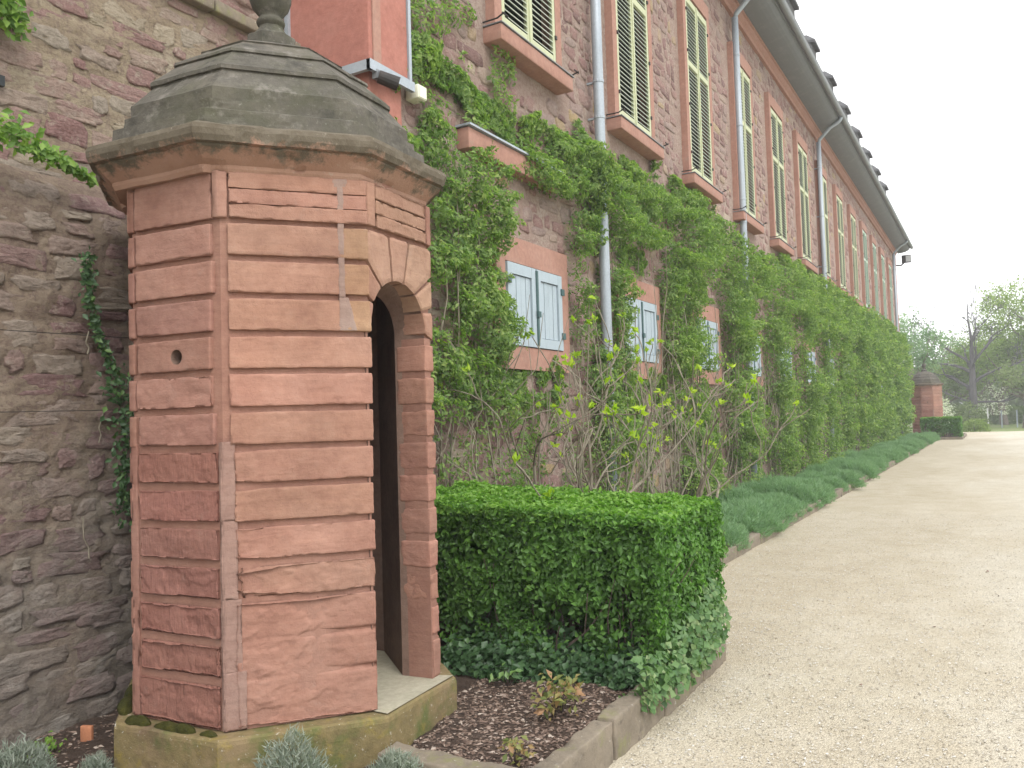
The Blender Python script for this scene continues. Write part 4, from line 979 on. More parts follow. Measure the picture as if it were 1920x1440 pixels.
# ------------------------------------------------------------------ climbing shrubs trained on the facade
TY = np.array([5.4, 6.2, 7, 8.0, 8.8, 10, 12, 13.5, 15, 18, 23, 30, 43, 47.3]); TZ = np.array([4.1, 4.45, 4.55, 4.75, 5.0, 4.95, 5.25, 5.2, 5.15, 5.0, 5.3, 5.4, 5.65, 5.4])
PIPES = ((9.33, .55), (16.1, .10), (25.0, .5))
ORD = ['first', 'second', 'third', 'fourth', 'fifth', 'sixth', 'seventh', 'eighth', 'ninth', 'tenth', 'eleventh', 'twelfth', 'thirteenth']
def climber_points(y0, y1, n, rg, k):
    out_P = []; out_N = []; out_r = []; cnt = 0
    while cnt < n:
        m = n * 2
        y = rg.uniform(y0 - .12, y1 + .12, m); z = rg.uniform(.15, 6.2, m)
        q3 = np.column_stack([y, z, np.full(m, 3.3)])
        nz = fbm(q3 * .9, 3); n5 = fbm(q3 * 2.6 + 11, 3)
        ztop = np.interp(y, TY, TZ) + .30 * fbm(np.column_stack([y * 1.3, y * 0, y * 0 + 2]), 3) + .35 * n5
        n9 = fbm(q3 * 7.5 + 31, 2); dens = np.clip((.40 if k < 4 else .44) + 1.9 * n5 + .7 * nz + 1.2 * n9, 0, 1)
        dens *= z < ztop
        lowf = np.clip((z - .3) / 1.4, .22, 1) if y0 < 12 else np.clip((z - .1) / .7, .6, 1)
        dens *= np.where(z < 2.2, lowf, 1)
        kk = np.argmin(np.abs(y[:, None] - np.array(WC)[None]), 1); dw = np.abs(y - np.array(WC)[kk])
        hw = np.where(kk == 0, .80, np.where(kk < 4, .76, .74)) + .18 * n5 - (.06 if k > 6 else 0); zt = np.where(kk == 0, 4.02, np.where(kk < 3, 3.55, 3.38)) + .25 * nz
        lo_cut = np.where(kk < 4, 2.15, 2.3) + .25 * n5
        dens *= ~((dw < hw) & (z < zt) & (z > lo_cut))
        left_low = (kk == 0) & (y < WC[0] - .2) & (z < 2.55 - (WC[0] - y - .75)) & (z > 1.6)
        dens = np.where(left_low & (z < ztop), np.maximum(dens, .45), dens)
        if k == 0:
            gap = (z > 3.4) & (z < 4.05) & (np.abs(y - 7.7) < .8)
            dens *= ~gap
            band = np.abs(z - (4.78 - (y - 5.6) * .12)) < .16 + .1 * n5
            dens = np.where((y < 7.4) & (z > 4.32), np.where(band, .9, .18 * (n5 > .05)), dens)
            dens *= np.where((z < 1.75), .35, 1.)
            dens *= ~((z > 4.0) & (z < 4.36) & (y > 6.0) & (y < 8.0) & (nz + n5 * .6 > .12))
        T = .08 + (.36 if y0 < 12 else .46) * np.clip(.42 + 1.2 * nz + 1.1 * n5 + .8 * n9, 0, 1.2) + (.10 if y0 > 18 else 0)
        T = T * np.clip((ztop - z) / .5, .25, 1) * np.where(z < 3.9, np.clip((dw - .45) / .5, .15, 1), 1.)
        for py, f in PIPES: T = np.where(np.abs(y - py) < .11, np.minimum(T, .05 if f < .2 else T * (.35 if n5.mean() > -9 else 1)), T)
        for py, f in PIPES:
            if f < .2: dens = np.where(np.abs(y - py + .02) < .10, dens * .04, dens)
            else: dens = np.where((np.abs(y - py) < .08) & (n5 > -.05), dens * .12, dens)
        ok = rg.uniform(0, 1, m) < dens
        y, z, T, n5, nz = y[ok], z[ok], T[ok], n5[ok], nz[ok]; c = len(y)
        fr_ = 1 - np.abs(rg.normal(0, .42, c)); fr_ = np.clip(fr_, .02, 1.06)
        x = XF + .02 + T * fr_
        e = .06
        gy = (fbm(np.column_stack([y + e, z, np.full(c, 3.3)]) * 2.6 + 11, 3) - n5) / e; gz = (fbm(np.column_stack([y, z + e, np.full(c, 3.3)]) * 2.6 + 11, 3) - n5) / e
        N = np.column_stack([np.ones(c), -gy * .5, -gz * .5 + .35]) + rg.normal(0, .55, (c, 3))
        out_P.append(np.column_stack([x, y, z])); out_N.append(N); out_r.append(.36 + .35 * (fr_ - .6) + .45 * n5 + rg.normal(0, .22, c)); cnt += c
    return np.concatenate(out_P)[:n], np.concatenate(out_N)[:n], np.concatenate(out_r)[:n]
edges = [5.42] + [(a + b) / 2 for a, b in zip(WC, WC[1:])] + [47.2]
COUNT = [44000, 40000, 31000, 23000, 17000, 13000, 11000, 9000, 8000, 7000, 6500, 6500, 6500]
SIZE = [.050, .052, .058, .065, .075, .085, .095, .11, .12, .13, .14, .15, .15]
for k in range(13):
    y0, y1 = edges[k], edges[k + 1]
    cl = thing('climbing_shrub', (-4.1, WC[k], .1), 'leafy green climbing shrub trained around the %s blue-shuttered low window counted from the pier' % ORD[k], 'shrub', 'climbing shrubs along the facade')
    P, N, r_ = climber_points(y0, y1, COUNT[k], RNG, k)
    leaves('foliage', P, N, SIZE[k] * RNG.uniform(.45, 1.4, len(P)), r_, M['vine'], cl, asp=.46)
    mb = MB(); rg = random.Random(40 + k)
    for s in range(16 if k < 4 else 8):
        yy = rg.uniform(y0 + .1, y1 - .1)
        if abs(yy - WC[k]) < .75 and rg.random() < .7: yy = rg.choice((y0 + rg.uniform(.05, .7), y1 - rg.uniform(.05, .7)))
        if any(abs(yy - py) < .3 for py, f in PIPES): continue
        top = rg.uniform(1.4, 4.4); pts = []; ang = rg.uniform(-.35, .35)
        for t in np.linspace(0, 1, 8): pts.append((XF + .06 + .16 * math.sin(t * 3 + s) ** 2 + rg.uniform(0, .03), yy + ang * t * .7 + rg.uniform(-.05, .05), .08 + top * t))
        mb.tube(pts, [rg.uniform(.008, .018) * (1 - .6 * t) for t in np.linspace(0, 1, 8)], 5, cap=False)
    if k < 4:
        for s in range(60):
            yy = rg.uniform(y0, y1); zz = rg.uniform(.3, 2.2); d_ = rg.uniform(-.5, .5)
            if yy > y1: continue
            mb.tube([(XF + .05 + rg.uniform(0, .2), yy, zz), (XF + .12 + rg.uniform(0, .25), yy + d_ * .5, zz + .3), (XF + .1 + rg.uniform(0, .3), yy + d_ * .8, zz + rg.uniform(.35, .9))], [.006, .005, .003], 4, cap=False)
    mb.build('stems', M['bark_p'] if k < 4 else M['bark'], cl, kind='stuff')

# ------------------------------------------------------------------ hedges
def hedge(x0, x1, y0, y1, z0, ztl, ztr, n, size, name, label, seed, group):
    rg = np.random.default_rng(seed); root = thing(name, ((x0 + x1) / 2, (y0 + y1) / 2, z0), label, 'hedge', group)
    A = [(x1 - x0) * (ztl - z0), (x1 - x0) * (ztl - z0) * .5, (y1 - y0) * (ztr - z0), (y1 - y0) * (ztr - z0) * .3, (x1 - x0) * (y1 - y0) * 1.25]
    cnt = (np.array(A) / sum(A) * n).astype(int); PP = []; NN = []; RR = []
    for f, c in enumerate(cnt):
        u = rg.uniform(0, 1, c); v = rg.uniform(0, 1, c); dp = np.abs(rg.normal(0, .055, c)) + (rg.uniform(0, 1, c) < .12) * rg.uniform(0, .3, c)
        x = x0 + (x1 - x0) * u; y = y0 + (y1 - y0) * u
        zt = ztl + (ztr - ztl) * ((x - x0) / (x1 - x0) if f != 2 else 1.); z = z0 + (zt - z0) * v
        if f == 0: P = np.column_stack([x, y0 + dp, z]); N = np.array([0, -1, .25])
        elif f == 1: P = np.column_stack([x, y1 - dp, z]); N = np.array([0, 1, .25])
        elif f == 2: P = np.column_stack([x1 - dp, y, z]); N = np.array([1, 0, .25])
        elif f == 3: P = np.column_stack([x0 + dp, y, z]); N = np.array([-1, 0, .25])
        else:
            yy = y0 + (y1 - y0) * v; zt = ztl + (ztr - ztl) * u; P = np.column_stack([x, yy, zt - dp * .8]); N = np.array([0, 0, 1.])
        nz = fbm(P * 4.5 + seed, 3); N = np.tile(N, (c, 1))
        P = P + N * (.075 * nz + .035 * fbm(P * 12, 2))[:, None]
        keep = np.ones(c, bool)
        hfrac = (P[:, 2] - z0) / (ztl - z0)
        if f != 4: keep = rg.uniform(0, 1, c) < np.clip(.10 + 1.25 * hfrac + .35 * (f == 2) + 2.2 * fbm(P * 3 + 5, 3), .06, 1)
        P, N, nz, hfrac = P[keep], N[keep], nz[keep], hfrac[keep]
        PP.append(P); NN.append(N + rg.normal(0, .55, P.shape)); RR.append(np.clip(.18 + .45 * nz + (.40 if f == 4 else .12 * (f == 2)) + .20 * (hfrac > .9) + rg.normal(0, .17, len(P)), 0, 1))  # top and right-face leaves made lighter: falling light painted into the leaf colour
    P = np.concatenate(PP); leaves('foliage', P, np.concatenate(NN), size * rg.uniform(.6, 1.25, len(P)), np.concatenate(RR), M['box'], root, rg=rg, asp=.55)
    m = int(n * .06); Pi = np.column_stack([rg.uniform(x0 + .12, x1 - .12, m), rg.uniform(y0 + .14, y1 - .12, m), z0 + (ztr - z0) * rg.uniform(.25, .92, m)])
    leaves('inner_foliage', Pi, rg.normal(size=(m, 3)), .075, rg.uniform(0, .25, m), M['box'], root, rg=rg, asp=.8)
    mb = MB(); r2 = random.Random(seed)
    for s in range(int(60 * (x1 - x0))):
        x, y = r2.uniform(x0 + .06, x1 - .08), r2.uniform(y0 + .06, y1 - .06); tt = []
        grow(mb, Vector((x, y, z0 - .05)), (r2.gauss(0, .15), r2.gauss(0, .15), 1), r2.uniform(.35, .55), r2.uniform(.006, .012), 1, r2, tt, .4, .4, 3, (2, 3), .7, .1, 4, .002)
    mb.build('stems', M['bark_d'], root)
    return root
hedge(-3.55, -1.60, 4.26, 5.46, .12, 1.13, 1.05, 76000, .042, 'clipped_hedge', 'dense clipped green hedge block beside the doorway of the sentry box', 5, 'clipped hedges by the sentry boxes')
hedge(-3.4, -1.55, 47.6, 49.0, .1, 1.12, 1.12, 9000, .10, 'clipped_hedge', 'clipped dark hedge block at the end of the lavender border', 6, 'clipped hedges by the sentry boxes')

# low ivy under the hedge and pale vine on its outer corner
def patch_leaves(name, n, rg, fx, size, mat, label, cat, kind='stuff', asp=.8):
    P, N, r_ = fx(n, rg); o = leaves(name, P, N, size * rg.uniform(.55, 1.25, len(P)), r_, mat, rg=rg, asp=asp); tag(o, label, cat, kind=kind); return o
rg = np.random.default_rng(31)
def ivy_floor(n, rg):
    x = rg.uniform(-2.95, -1.62, n); t = rg.beta(1.3, 2.2, n); front = 4.02 + .22 * (x + 2.8) / 1.2 + .10 * fbm(np.column_stack([x * 3, x * 0, x * 0]), 3)
    y = front + (4.5 - front) * t; z = .14 + .16 * t + .05 * fbm(np.column_stack([x, y, y * 0]) * 6, 2) + rg.exponential(.035, n)
    return np.column_stack([x, y, z]), np.column_stack([rg.normal(0, .4, n), rg.normal(-.5, .4, n), np.full(n, .8)]), .22 + .3 * fbm(np.column_stack([x, y, z]) * 5, 2) + rg.normal(0, .18, n)
patch_leaves('ground_ivy', 3600, rg, ivy_floor, .046, M['ivy'], 'dark green ivy spreading over the soil at the foot of the hedge', 'ivy')
def vine_corner(n, rg):
    y = rg.uniform(3.95, 5.2, n); t = rg.uniform(0, 1, n) ** 1.4; h = .16 + (.22 + .22 * np.clip((y - 4.2), 0, 1)) * t
    x = -1.60 + .09 * np.sin(t * 3.1) + .10 * (1 - t) * rg.uniform(-.9, .6, n) + .04 * fbm(np.column_stack([y * 5, h * 5, y * 0]), 2) - .12 * np.clip(4.35 - y, 0, 1)
    return np.column_stack([x, y, h + .05 * fbm(np.column_stack([y * 4, y * 0, y * 0 + 3]), 2) - .07 * (rg.uniform(0, 1, n) < .25)]), np.column_stack([np.full(n, .8), rg.normal(-.3, .4, n), rg.normal(.5, .4, n)]), rg.beta(2, 3, n)
patch_leaves('pale_vine', 1300, rg, vine_corner, .046, M['varieg'], 'pale green vine spilling over the kerb at the outer corner of the hedge', 'vine')

# ------------------------------------------------------------------ budding shrubs behind the hedge
def bud_shrub(base, n_main, h, lean, seed, label, nb):
    rg = random.Random(seed); root = thing('budding_shrub', base, label, 'shrub', 'budding shrubs behind the hedge'); mb = MB(); tips = []
    for s in range(n_main):
        a = 2 * math.pi * s / n_main + rg.uniform(-.4, .4); k = rg.uniform(.35, .95)
        d = Vector((math.cos(a) * k * .65 + lean[0], math.sin(a) * k + lean[1], rg.uniform(.75, 1.05)))
        grow(mb, Vector(base) + Vector((math.cos(a) * .1, math.sin(a) * .14, -.02)), d, h * rg.uniform(.40, .60), rg.uniform(.016, .03), 3, rg, tips, .50, .26, 5, (2, 2), .66, .17, 6, .005)
    mb.build('branches', M['bark_p'], root)
    rg2 = np.random.default_rng(seed); PP = []; NN = []; AX = []; RR = []
    rg.shuffle(tips)
    for p, v in tips[:nb]:
        m = rg2.integers(4, 8); v = np.array(v)
        for q_ in range(m):
            ax = v * .7 + np.array([0, 0, .8]) + rg2.normal(0, .55, 3); ax /= np.linalg.norm(ax)
            PP.append(np.array(p) + ax * .045); AX.append(ax); NN.append(rg2.normal(0, 1, 3)); RR.append(rg2.uniform(0, 1))
    leaves('bud_leaves', np.array(PP), np.array(NN), .078 * rg2.uniform(.35, 1.35, len(PP)), np.array(RR), M['bud'], root, rg=rg2, asp=.5, axis=np.array(AX))
bud_shrub((-3.25, 6.35, .12), 6, 2.15, (.0, .05), 61, 'bare-branched shrub with yellow-green buds behind the left half of the clipped hedge', 36)
bud_shrub((-3.15, 7.55, .12), 6, 2.2, (.05, .12), 62, 'bare-branched shrub with yellow-green buds in front of the nearest lower downpipe', 36)
bud_shrub((-3.0, 8.7, .12), 5, 1.9, (.10, .22), 63, 'bare-branched shrub with yellow-green buds leaning over the start of the lavender border', 34)

# ------------------------------------------------------------------ lavender border
def mound_geo(n, rg, rx, h, blade, wid, lumps=.22, ori=.28):
    th = rg.uniform(0, 2 * np.pi, n); u = rg.uniform(0, 1, n) ** .5; el = np.arccos(rg.uniform(.0, 1, n))
    d = np.column_stack([np.sin(el) * np.cos(th), np.sin(el) * np.sin(th), np.cos(el)])
    lump = 1 + lumps * fbm(d * 2.6 + rg.uniform(0, 50), 3)
    k = (1 - np.abs(rg.normal(0, .16, n))) * lump
    P = d * np.array([rx, rx, h]) * k[:, None]
    ax = unit(d * np.array([1, 1, 1.2]) + np.array([0, 0, .55]) + rg.normal(0, ori, (n, 3)))
    sd = unit(np.cross(ax, rg.normal(size=(n, 3))))
    L = blade * rg.uniform(.6, 1.3, n)[:, None]
    V = np.stack([P - ax * L * .5 + sd * wid, P - ax * L * .5 - sd * wid, P + ax * L * .5], 1).reshape(-1, 3)
    F = np.arange(n * 3).reshape(-1, 3); r_ = np.repeat(np.clip(.25 + .5 * (k - .8) + .22 * d[:, 2] + rg.normal(0, .16, n), 0, 1), 3)
    return V, F, r_
lav_me = []
for s_ in range(5):
    rg = np.random.default_rng(70 + s_); V, F, r_ = mound_geo(5200, rg, .38, .31, .075, .0040, .45, .55)
    o = mk('foliage', V, F, M['lav'], attrs={'rnd': r_}); lav_me.append(o.data); bpy.data.objects.remove(o)
rg = random.Random(81); y = 5.85; kk = 0
while y < 47:
    for row in (-2.84, -3.18, -3.52):
        if row < -3.4 and y < 9.5: continue
        sc = rg.uniform(.65, 1.25)
        o = bpy.data.objects.new('lavender_mound', lav_me[kk % 5]); COL.objects.link(o)
        o.location = (row + rg.uniform(-.08, .07) - .05 * sc, y + rg.uniform(-.2, .2), .07); o.rotation_euler = (0, 0, rg.uniform(0, 6.28)); o.scale = (sc, sc, sc * rg.uniform(.7, 1.15))
        tag(o, 'rounded blue-green lavender mound in the border along the gravel kerb', 'lavender', 'lavender mounds along the kerb'); kk += 1
    y += rg.uniform(.38, .62) if y < 25 else rg.uniform(.6, .85)

# ------------------------------------------------------------------ small plants round the near box
def small_mound(x, y, rx, h, n, seed, mat, label, cat='plant', blade=.05, wid=.0028, group=None):
    rg = np.random.default_rng(seed); V, F, r_ = mound_geo(n, rg, rx, h, blade * .8, wid, .5, .75)
    z = .09; V = V + np.array([x, y, z]); o = mk('silver_plant', V, F, mat, attrs={'rnd': r_}); return tag(o, label, cat, group)
small_mound(-2.56, 2.52, .16, .25, 2600, 91, M['sant'], 'silver-green feathery plant against the middle of the mossy plinth', group='silver plants round the plinth')
small_mound(-2.22, 2.76, .12, .17, 1800, 92, M['sant'], 'silver-green feathery plant at the kerb end by the lichen-spotted plinth face', group='silver plants round the plinth')
small_mound(-3.72, 2.05, .17, .20, 2600, 93, M['sant'], 'silver-grey feathery plant on dark soil at the foot of the garden wall', group='silver plants round the plinth')
small_mound(-3.50, 2.28, .07, .10, 900, 94, M['sant'], 'tiny silver-grey plant on the soil left of the plinth', group='silver plants round the plinth')
def leafy_clump(x, y, z, r_, h, n, size, mat, seed, name, label):
    rg = np.random.default_rng(seed); root = thing(name, (x, y, z), label, 'plant'); mb = MB(); r2 = random.Random(seed); tips = []
    for s in range(9): grow(mb, Vector((x, y, z - .02)), (r2.gauss(0, .5), r2.gauss(0, .5), 1), h * .55, .004, 1, r2, tips, .5, .3, 3, (2, 3), .7, .15, 4, .0015)
    mb.build('stems', M['bark_d'], root)
    P = np.array([np.array(t[0]) for t in tips]); P = P[rg.integers(0, len(P), n)] + rg.normal(0, r_ * .35, (n, 3)) * np.array([1, 1, .6]); P[:, 2] = np.maximum(P[:, 2], z + .01)
    leaves('foliage', P, rg.normal(0, .5, (n, 3)) + np.array([.2, -.3, .8]), size * rg.uniform(.6, 1.2, n), rg.uniform(0, 1, n), mat, root, rg=rg, asp=.55)
leafy_clump(-1.93, 3.72, .14, .11, .20, 130, .05, M['redleaf'], 101, 'copper_leaf_plant', 'small copper and green leaved plant on the soil by the kerb')
leafy_clump(-1.84, 3.10, .14, .06, .12, 40, .04, M['redleaf'], 102, 'copper_leaf_plant', 'tiny reddish leaved seedling near the kerb corner')
leafy_clump(-2.42, 4.02, .14, .06, .12, 40, .055, M['ivy'], 103, 'seedling', 'small bright seedling in front of the ivy under the hedge')
leafy_clump(-3.95, 2.30, .10, .07, .09, 60, .035, M['fresh'], 104, 'seedling', 'small green seedling on soil at the foot of the garden wall')

# ivy strands and ledge plants on the garden wall
def strand(pts, n, wid, size, seed, label, mat, bend=.0, name='wall_ivy'):
    rg = np.random.default_rng(seed); pts = np.array(pts); root = thing(name, tuple(pts[-1]), label, 'ivy', None)
    seg = np.concatenate([[0], np.cumsum(np.linalg.norm(np.diff(pts, axis=0), axis=1))]); s = rg.uniform(0, seg[-1], n)
    P = np.column_stack([np.interp(s, seg, pts[:, a]) for a in range(3)]); w = np.interp(s, seg, wid if hasattr(wid, '__len__') else [wid] * len(pts))
    P[:, 1] += rg.normal(0, 1, n) * w * .5; P[:, 2] += rg.normal(0, 1, n) * w * .4; P[:, 0] += np.abs(rg.normal(0, 1, n)) * w * .45
    leaves('foliage', P, np.column_stack([np.full(n, 1.), rg.normal(-.2, .5, n), rg.normal(.4, .5, n)]), size * rg.uniform(.5, 1.25, n), rg.beta(2, 3.2, n) if mat is M['ivy'] else rg.uniform(0, 1, n), mat, root, rg=rg, asp=.6)
    mb = MB(); mb.tube([tuple(p) for p in pts], .005, 5); mb.build('stem', M['bark_d'], root)
strand([(-4.14, 2.66, 2.56), (-4.14, 2.68, 2.30), (-4.14, 2.74, 2.1), (-4.14, 2.80, 1.98), (-4.12, 2.84, 1.85), (-4.1, 2.86, 1.6), (-4.1, 2.84, 1.35), (-4.1, 2.86, 1.12)], 720, [.04, .035, .02, .035, .11, .09, .05, .09], .040, 111, 'thin ivy strand hanging down the garden wall beside the sentry box', M['ivy'])
strand([(-4.12, 3.02, 2.1), (-4.1, 3.05, 1.8), (-4.1, 3.1, 1.5)], 260, [.03, .1, .08], .04, 112, 'short ivy shoot tucked behind the left edge of the sentry box', M['ivy'])
strand([(-4.20, 1.6, 3.12), (-4.20, 2.25, 3.10), (-4.2, 2.4, 3.07), (-4.2, 2.55, 3.04), (-4.2, 2.68, 3.0), (-4.22, 2.76, 2.97)], 800, [.13, .12, .09, .05, .04, .02], .05, 113, 'bright green leafy plant growing along the ledge of the garden wall', M['fresh'], name='ledge_plant')
strand([(-4.76, 2.2, 4.12), (-4.76, 2.56, 4.06), (-4.76, 2.64, 3.92)], 420, [.18, .14, .07], .06, 114, 'bright green leafy tuft high on the upper garden wall', M['fresh'], name='ledge_plant')

# litter: mulch, gravel stones, shard
def scatter_boxes(name, P, size, flat, rg, mat, kind='stuff', label=None, cat=None):
    n = len(P); base = np.array([(1, 0, -.3), (-.45, .85, -.3), (-.5, -.8, -.3), (.2, .1, .7), (.5, -.6, .35)])[None].repeat(n, 0) + rg.normal(0, .22, (n, 5, 3))
    s = size * rg.uniform(.5, 1.5, (n, 1, 1)); base = base * s * np.array([1, 1, flat]); th = rg.uniform(0, 6.28, n); c, s_ = np.cos(th), np.sin(th)
    st = rg.uniform(.55, 1.6, (n, 1)); bx = base[:, :, 0] * st; by = base[:, :, 1] / st
    V = np.stack([bx * c[:, None] - by * s_[:, None], bx * s_[:, None] + by * c[:, None], base[:, :, 2]], 2) + P[:, None]
    f = np.array([(0, 1, 3), (1, 2, 3), (2, 4, 3), (4, 0, 3), (2, 0, 4)]); F = (f[None] + (np.arange(n) * 5)[:, None, None]).reshape(-1, 3)
    o = mk(name, V.reshape(-1, 3), F, mat, attrs={'rnd': np.repeat(rg.uniform(0, 1, n), 5)}, kind=kind)
    if label: tag(o, label, cat)
    return o
rg = np.random.default_rng(121)
n = 9000; x = np.concatenate([rg.uniform(-2.6, -1.74, n // 2), rg.uniform(-4.2, -2.1, n - n // 2)]); y = np.concatenate([rg.uniform(3.05, 4.4, n // 2), rg.uniform(1.2, 2.95, n - n // 2)])
keep = (np.hypot(x - BC[0], y - BC[1]) > .84); P = np.column_stack([x, y])[keep]
scatter_boxes('bark_mulch', np.column_stack([P, bed_z(P) + .004]), .0105, .35, rg, M['chip'], label='brown bark mulch chips strewn over the soil beds', cat='mulch')
n = 60000; d = 3.2 + 11 * rg.uniform(0, 1, n) ** 1.7; x = rg.uniform(-2.5, 4.2, n); y = np.sqrt(np.maximum(d ** 2 - x * x * .2, 1)); ok = ((x > -1.58) | (y > 5.6)) & (x > -2.56)
P = np.column_stack([x, y])[ok]
scatter_boxes('gravel_stones', np.column_stack([P, np.full(len(P), .003)]), .0056, .6, rg, M['pebble'], label='loose pale gravel stones lying on the path', cat='gravel')
n = 18; x = rg.uniform(-1.4, 3.5, n); y = rg.uniform(3.6, 14, n)
scatter_boxes('dark_crumbs', np.column_stack([x, y, np.full(n, .006)]), .013, .7, rg, M['chip'], label='scattered dark crumbs of soil and bark on the gravel', cat='debris')
V, F, N = rockbox(-.03, .03, -.012, .012, -.04, .04, .02, .006)
a = R(20); o = mk('tile_shard', np.column_stack([V[:, 0] * math.cos(a) - V[:, 1] * math.sin(a) - 3.93, V[:, 0] * math.sin(a) + V[:, 1] * math.cos(a) + 2.52, V[:, 2] + .13]), F, M['terra'], smooth=True)
tag(o, 'orange terracotta shard lying on dark soil by the garden wall', 'shard')

# ================================================================== PARK BEYOND
def leafy_tree(x, y, h, r_, seed, label, mat, n=5000, leaf=.24, trunk=.3, depth=4, open_=.5, name='park_tree', crown_lo=.25, group='trees in the park beyond'):
    rg = random.Random(seed); rn = np.random.default_rng(seed); root = thing(name, (x, y, -.03), label, 'tree', group); mb = MB(); tips = []
    p0 = Vector((x, y, -.1)); top = Vector((x + rg.uniform(-.3, .3), y, h * .35)); mb.tube([p0, (p0 + top) / 2 + Vector((rg.uniform(-.1, .1), 0, 0)), top], [trunk * 1.25, trunk, trunk * .85], 8, cap=False)
    for s in range(5):
        a = 6.28 * s / 5 + rg.uniform(-.4, .4); grow(mb, top - Vector((0, 0, rg.uniform(0, h * .12))), (math.cos(a) * .8, math.sin(a) * .8, rg.uniform(.5, 1.2)), h * .28, trunk * .55, depth - 1, rg, tips, .55, .22, 4, (2, 3), .72, .15, 5, .02)
    mb.build('trunk', M['bark'], root)
    T = np.array([np.array(t[0]) for t in tips]); T = T[rn.integers(0, len(T), n)] + rn.normal(0, 1, (n, 3)) * np.array([r_ * .17, r_ * .17, r_ * .14])
    cl = fbm(T * .9 + seed, 3); T = T[cl > -.35 * (1 - open_) - .02]; m = len(T)
    leaves('crown', T, rn.normal(0, .6, (m, 3)) + np.array([.1, -.2, .7]), leaf * rn.uniform(.5, 1.3, m), .5 + .8 * fbm(T * .7, 2) + rn.normal(0, .15, m), mat, root, rg=rn, asp=.7)
# the dead oak
rg = random.Random(203); root = thing('dead_tree', (-1.55, 75, -.03), 'bare grey dead tree with reaching branches in the park', 'tree'); mb = MB(); tips = []
mb.tube([(-1.6, 75, -.1), (-1.55, 75, 1.2), (-1.5, 75, 3.2), (-1.45, 75, 5.2)], [.46, .31, .27, .20], 9, cap=False)
mb.tube([(-1.45, 75, 5.2), (-1.42, 75, 7.0), (-1.58, 75, 8.5), (-1.55, 75, 10.2)], [.19, .11, .06, .015], 7, cap=False)
for (z, dx_, dy_, dz_, ln, rd) in ((2.9, -1, .2, .75, 2.2, .22), (4.3, -1, -.2, .55, 2.4, .20), (4.9, -.7, .1, 1., 2.2, .18), (5.1, .75, .1, 1.2, 2.2, .18), (3.4, 1, -.1, .55, 2.4, .2), (1.9, -1, .1, .15, 1.8, .12), (2.0, 1., .1, .12, 2.2, .12), (6.6, .5, .2, .8, 1.3, .08), (5.6, .35, -.2, 1.3, 2.0, .15), (4.6, -.4, .8, .8, 1.8, .15), (4.6, .3, -.8, .8, 1.8, .15)):
    grow(mb, Vector((-1.5, 75, z)), (dx_, dy_, dz_), ln * 1.12, rd * .72, 4, rg, tips, .42, .12, 4, (2, 3), .66, .17, 5, .016)
mb.build('trunk', M['bark_g'], root)
leafy_tree(3.6, 79, 12.5, 3.6, 211, 'tall open spring-green tree right of the dead tree', M['tree'], 11000, .20, .34, 4, .5)
leafy_tree(7.2, 84, 13., 4.0, 212, 'broad pale green tree at the right edge of the park', M['tree'], 9000, .24, .4)
leafy_tree(.6, 84, 8.0, 3.0, 213, 'low bushy green tree behind the dead trunk', M['tree'], 9000, .22, .28)
leafy_tree(-5.9, 66, 8.2, 2.3, 214, 'blue-green tree just behind the far building corner', M['tree3'], 5200, .22, .25, open_=.3)
leafy_tree(-3.6, 80, 5.8, 2.6, 215, 'thin greyish tree between the far sentry box and the dead tree', M['tree2'], 4200, .22, .22, open_=.2)
leafy_tree(-8.5, 78, 9.5, 3.0, 216, 'tall blue-green tree half hidden by the building end', M['tree3'], 4500, .25, .3)
leafy_tree(1.9, 71, 5.2, 1.6, 217, 'slim ivy-dark trunk tree at the lawn edge', M['tree2'], 2600, .2, .26, crown_lo=.2)
leafy_tree(10.5, 92, 12, 4.5, 218, 'large rounded tree deep in the park', M['tree2'], 7000, .3, .45)
leafy_tree(-2.0, 98, 9, 4.2, 219, 'hazy olive tree far behind the dead tree', M['tree2'], 8000, .3, .4)
leafy_tree(4.5, 102, 10, 4.6, 220, 'hazy olive tree in the far wood', M['tree2'], 8000, .3, .4)
def bush(x, y, z, rx, h, n, leaf, mat, seed, name, label, cat='bush', kind=None, group=None):
    rn = np.random.default_rng(seed); d = unit(rn.normal(size=(n, 3))); d[:, 2] = np.abs(d[:, 2]); k = (.55 + .45 * rn.uniform(0, 1, n) ** .5) * (1 + .3 * fbm(d * 2.3 + seed, 3))
    P = d * k[:, None] * np.array([rx, rx * .7, h]) + np.array([x, y, z]); root = thing(name, (x, y, z), label, cat, group)
    leaves('foliage', P, d + rn.normal(0, .6, (n, 3)), leaf * rn.uniform(.5, 1.3, n), .45 + .5 * fbm(P, 2) + rn.normal(0, .2, n), mat, root, rg=rn, asp=.7)
    mb = MB(); r2 = random.Random(seed); tt = []
    for s in range(6): grow(mb, Vector((x, y, z - .05)), (r2.gauss(0, .5), r2.gauss(0, .4), 1), h * .5, .03, 1, r2, tt, .5, .3, 3, (2, 3), .7, .15, 4, .008)
    mb.build('stems', M['bark'], root)
bush(-2.0, 70, -.03, 1.6, 1.9, 2600, .16, M['tree2'], 231, 'grey_green_bush', 'grey-green bush at the foot of the dead tree')
bush(-3.6, 68, -.03, 1.2, 2.6, 1500, .14, M['flower'], 232, 'blossom_bush', 'white-blossomed bush beside the far sentry box')
bush(-.2, 79, .9, 1.3, 2.6, 500, .16, M['flower'], 233, 'blossom_bush', 'white-blossomed bush behind the dead trunk')
bush(-1.2, 62.5, -.03, .9, .9, 1300, .12, M['tree'], 234, 'low_bush', 'low green bush behind the far clipped hedge')
bush(-2.6, 56, 0., .8, .7, 1300, .10, M['lav'], 235, 'low_bush', 'blue-green border clump past the far clipped hedge')
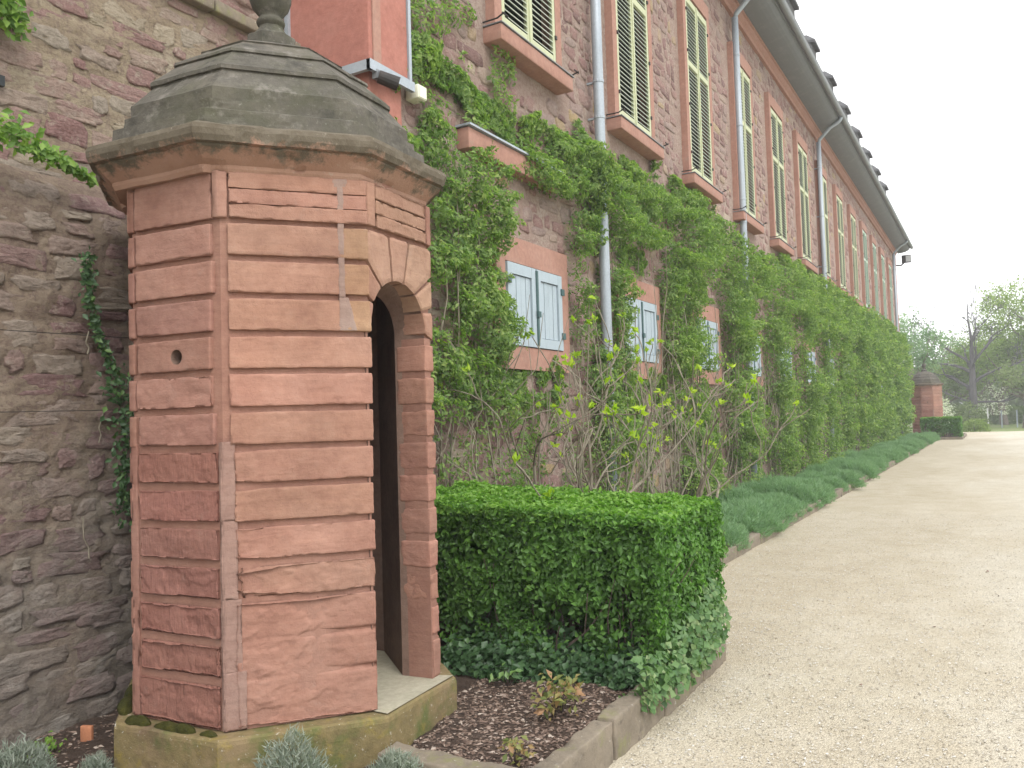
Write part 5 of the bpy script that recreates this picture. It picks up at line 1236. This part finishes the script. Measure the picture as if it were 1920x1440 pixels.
# far wood: one mass of foliage on the horizon, plus under-storey
rn = np.random.default_rng(240); n = 52000
x = rn.uniform(-70, 120, n); y = rn.uniform(112, 130, n); top = 6.5 + 3.2 * fbm(np.column_stack([x * .12, x * 0, x * 0]), 3) + 1.5 * fbm(np.column_stack([x * .5, x * 0, x * 0 + 4]), 2)
z = top * rn.uniform(0, 1, n) ** .75; y += 3 * fbm(np.column_stack([x, z, x * 0]) * .3, 3)
o = leaves('distant_wood', np.column_stack([x, y, z]), rn.normal(0, .6, (n, 3)) + np.array([0, -.6, .5]), .95 * rn.uniform(.5, 1.3, n), .45 + .6 * fbm(np.column_stack([x, y, z]) * .25, 3) + rn.normal(0, .12, n), M['tree2'], rg=rn, asp=.75)
tag(o, 'hazy green wood closing the view far beyond the lawn', 'wood', kind='stuff')
n = 9000; x = rn.uniform(-6, 30, n); y = rn.uniform(86, 90, n); z = (1.5 + .7 * fbm(np.column_stack([x * .4, x * 0, x * 0]), 3)) * rn.uniform(0, 1, n)
o = leaves('undergrowth', np.column_stack([x, y, z]), rn.normal(0, .6, (n, 3)) + np.array([0, -.6, .5]), .32 * rn.uniform(.5, 1.3, n), .3 + .5 * fbm(np.column_stack([x, y, z]) * .5, 3) + rn.normal(0, .12, n), M['tree2'], rg=rn, asp=.7)
tag(o, 'low brownish undergrowth along the far lawn edge', 'undergrowth', kind='stuff')
for k, x in enumerate((-.55, .35, 1.35, 2.6, 4.0)):
    m_ = MB(); m_.box(x - .05, x + .05, 72.95 + k * .3, 73.05 + k * .3, -.1, 1.25 if k else 1.45); m_.box(x - .06, x + .06, 72.94 + k * .3, 73.06 + k * .3, 1.25 if k else 1.45, 1.29 if k else 1.49)
    o = m_.build('fence_post', M['white'] if k == 0 else M['zinc']); tag(o, 'white post at the lawn edge near the dead tree' if k == 0 else 'thin grey fence post on the lawn edge below the trees', 'post', 'posts along the lawn edge')

# ================================================================== HAZE
hz = MB(); hz.box(-120, 140, -30, 190, -1.2, 21); hzo = hz.build('haze', None); hzo['kind'] = 'stuff'
hm = bpy.data.materials.new('haze'); hm.use_nodes = True; hm.node_tree.nodes.clear()
ho = hm.node_tree.nodes.new('ShaderNodeOutputMaterial'); hv = hm.node_tree.nodes.new('ShaderNodeVolumePrincipled')
hv.inputs['Color'].default_value = (.95, .96, 1, 1); hv.inputs['Density'].default_value = .0021
hm.node_tree.links.new(hv.outputs[0], ho.inputs['Volume']); hzo.data.materials.append(hm)
tag(hzo, 'thin pale air haze over the whole place', 'haze')
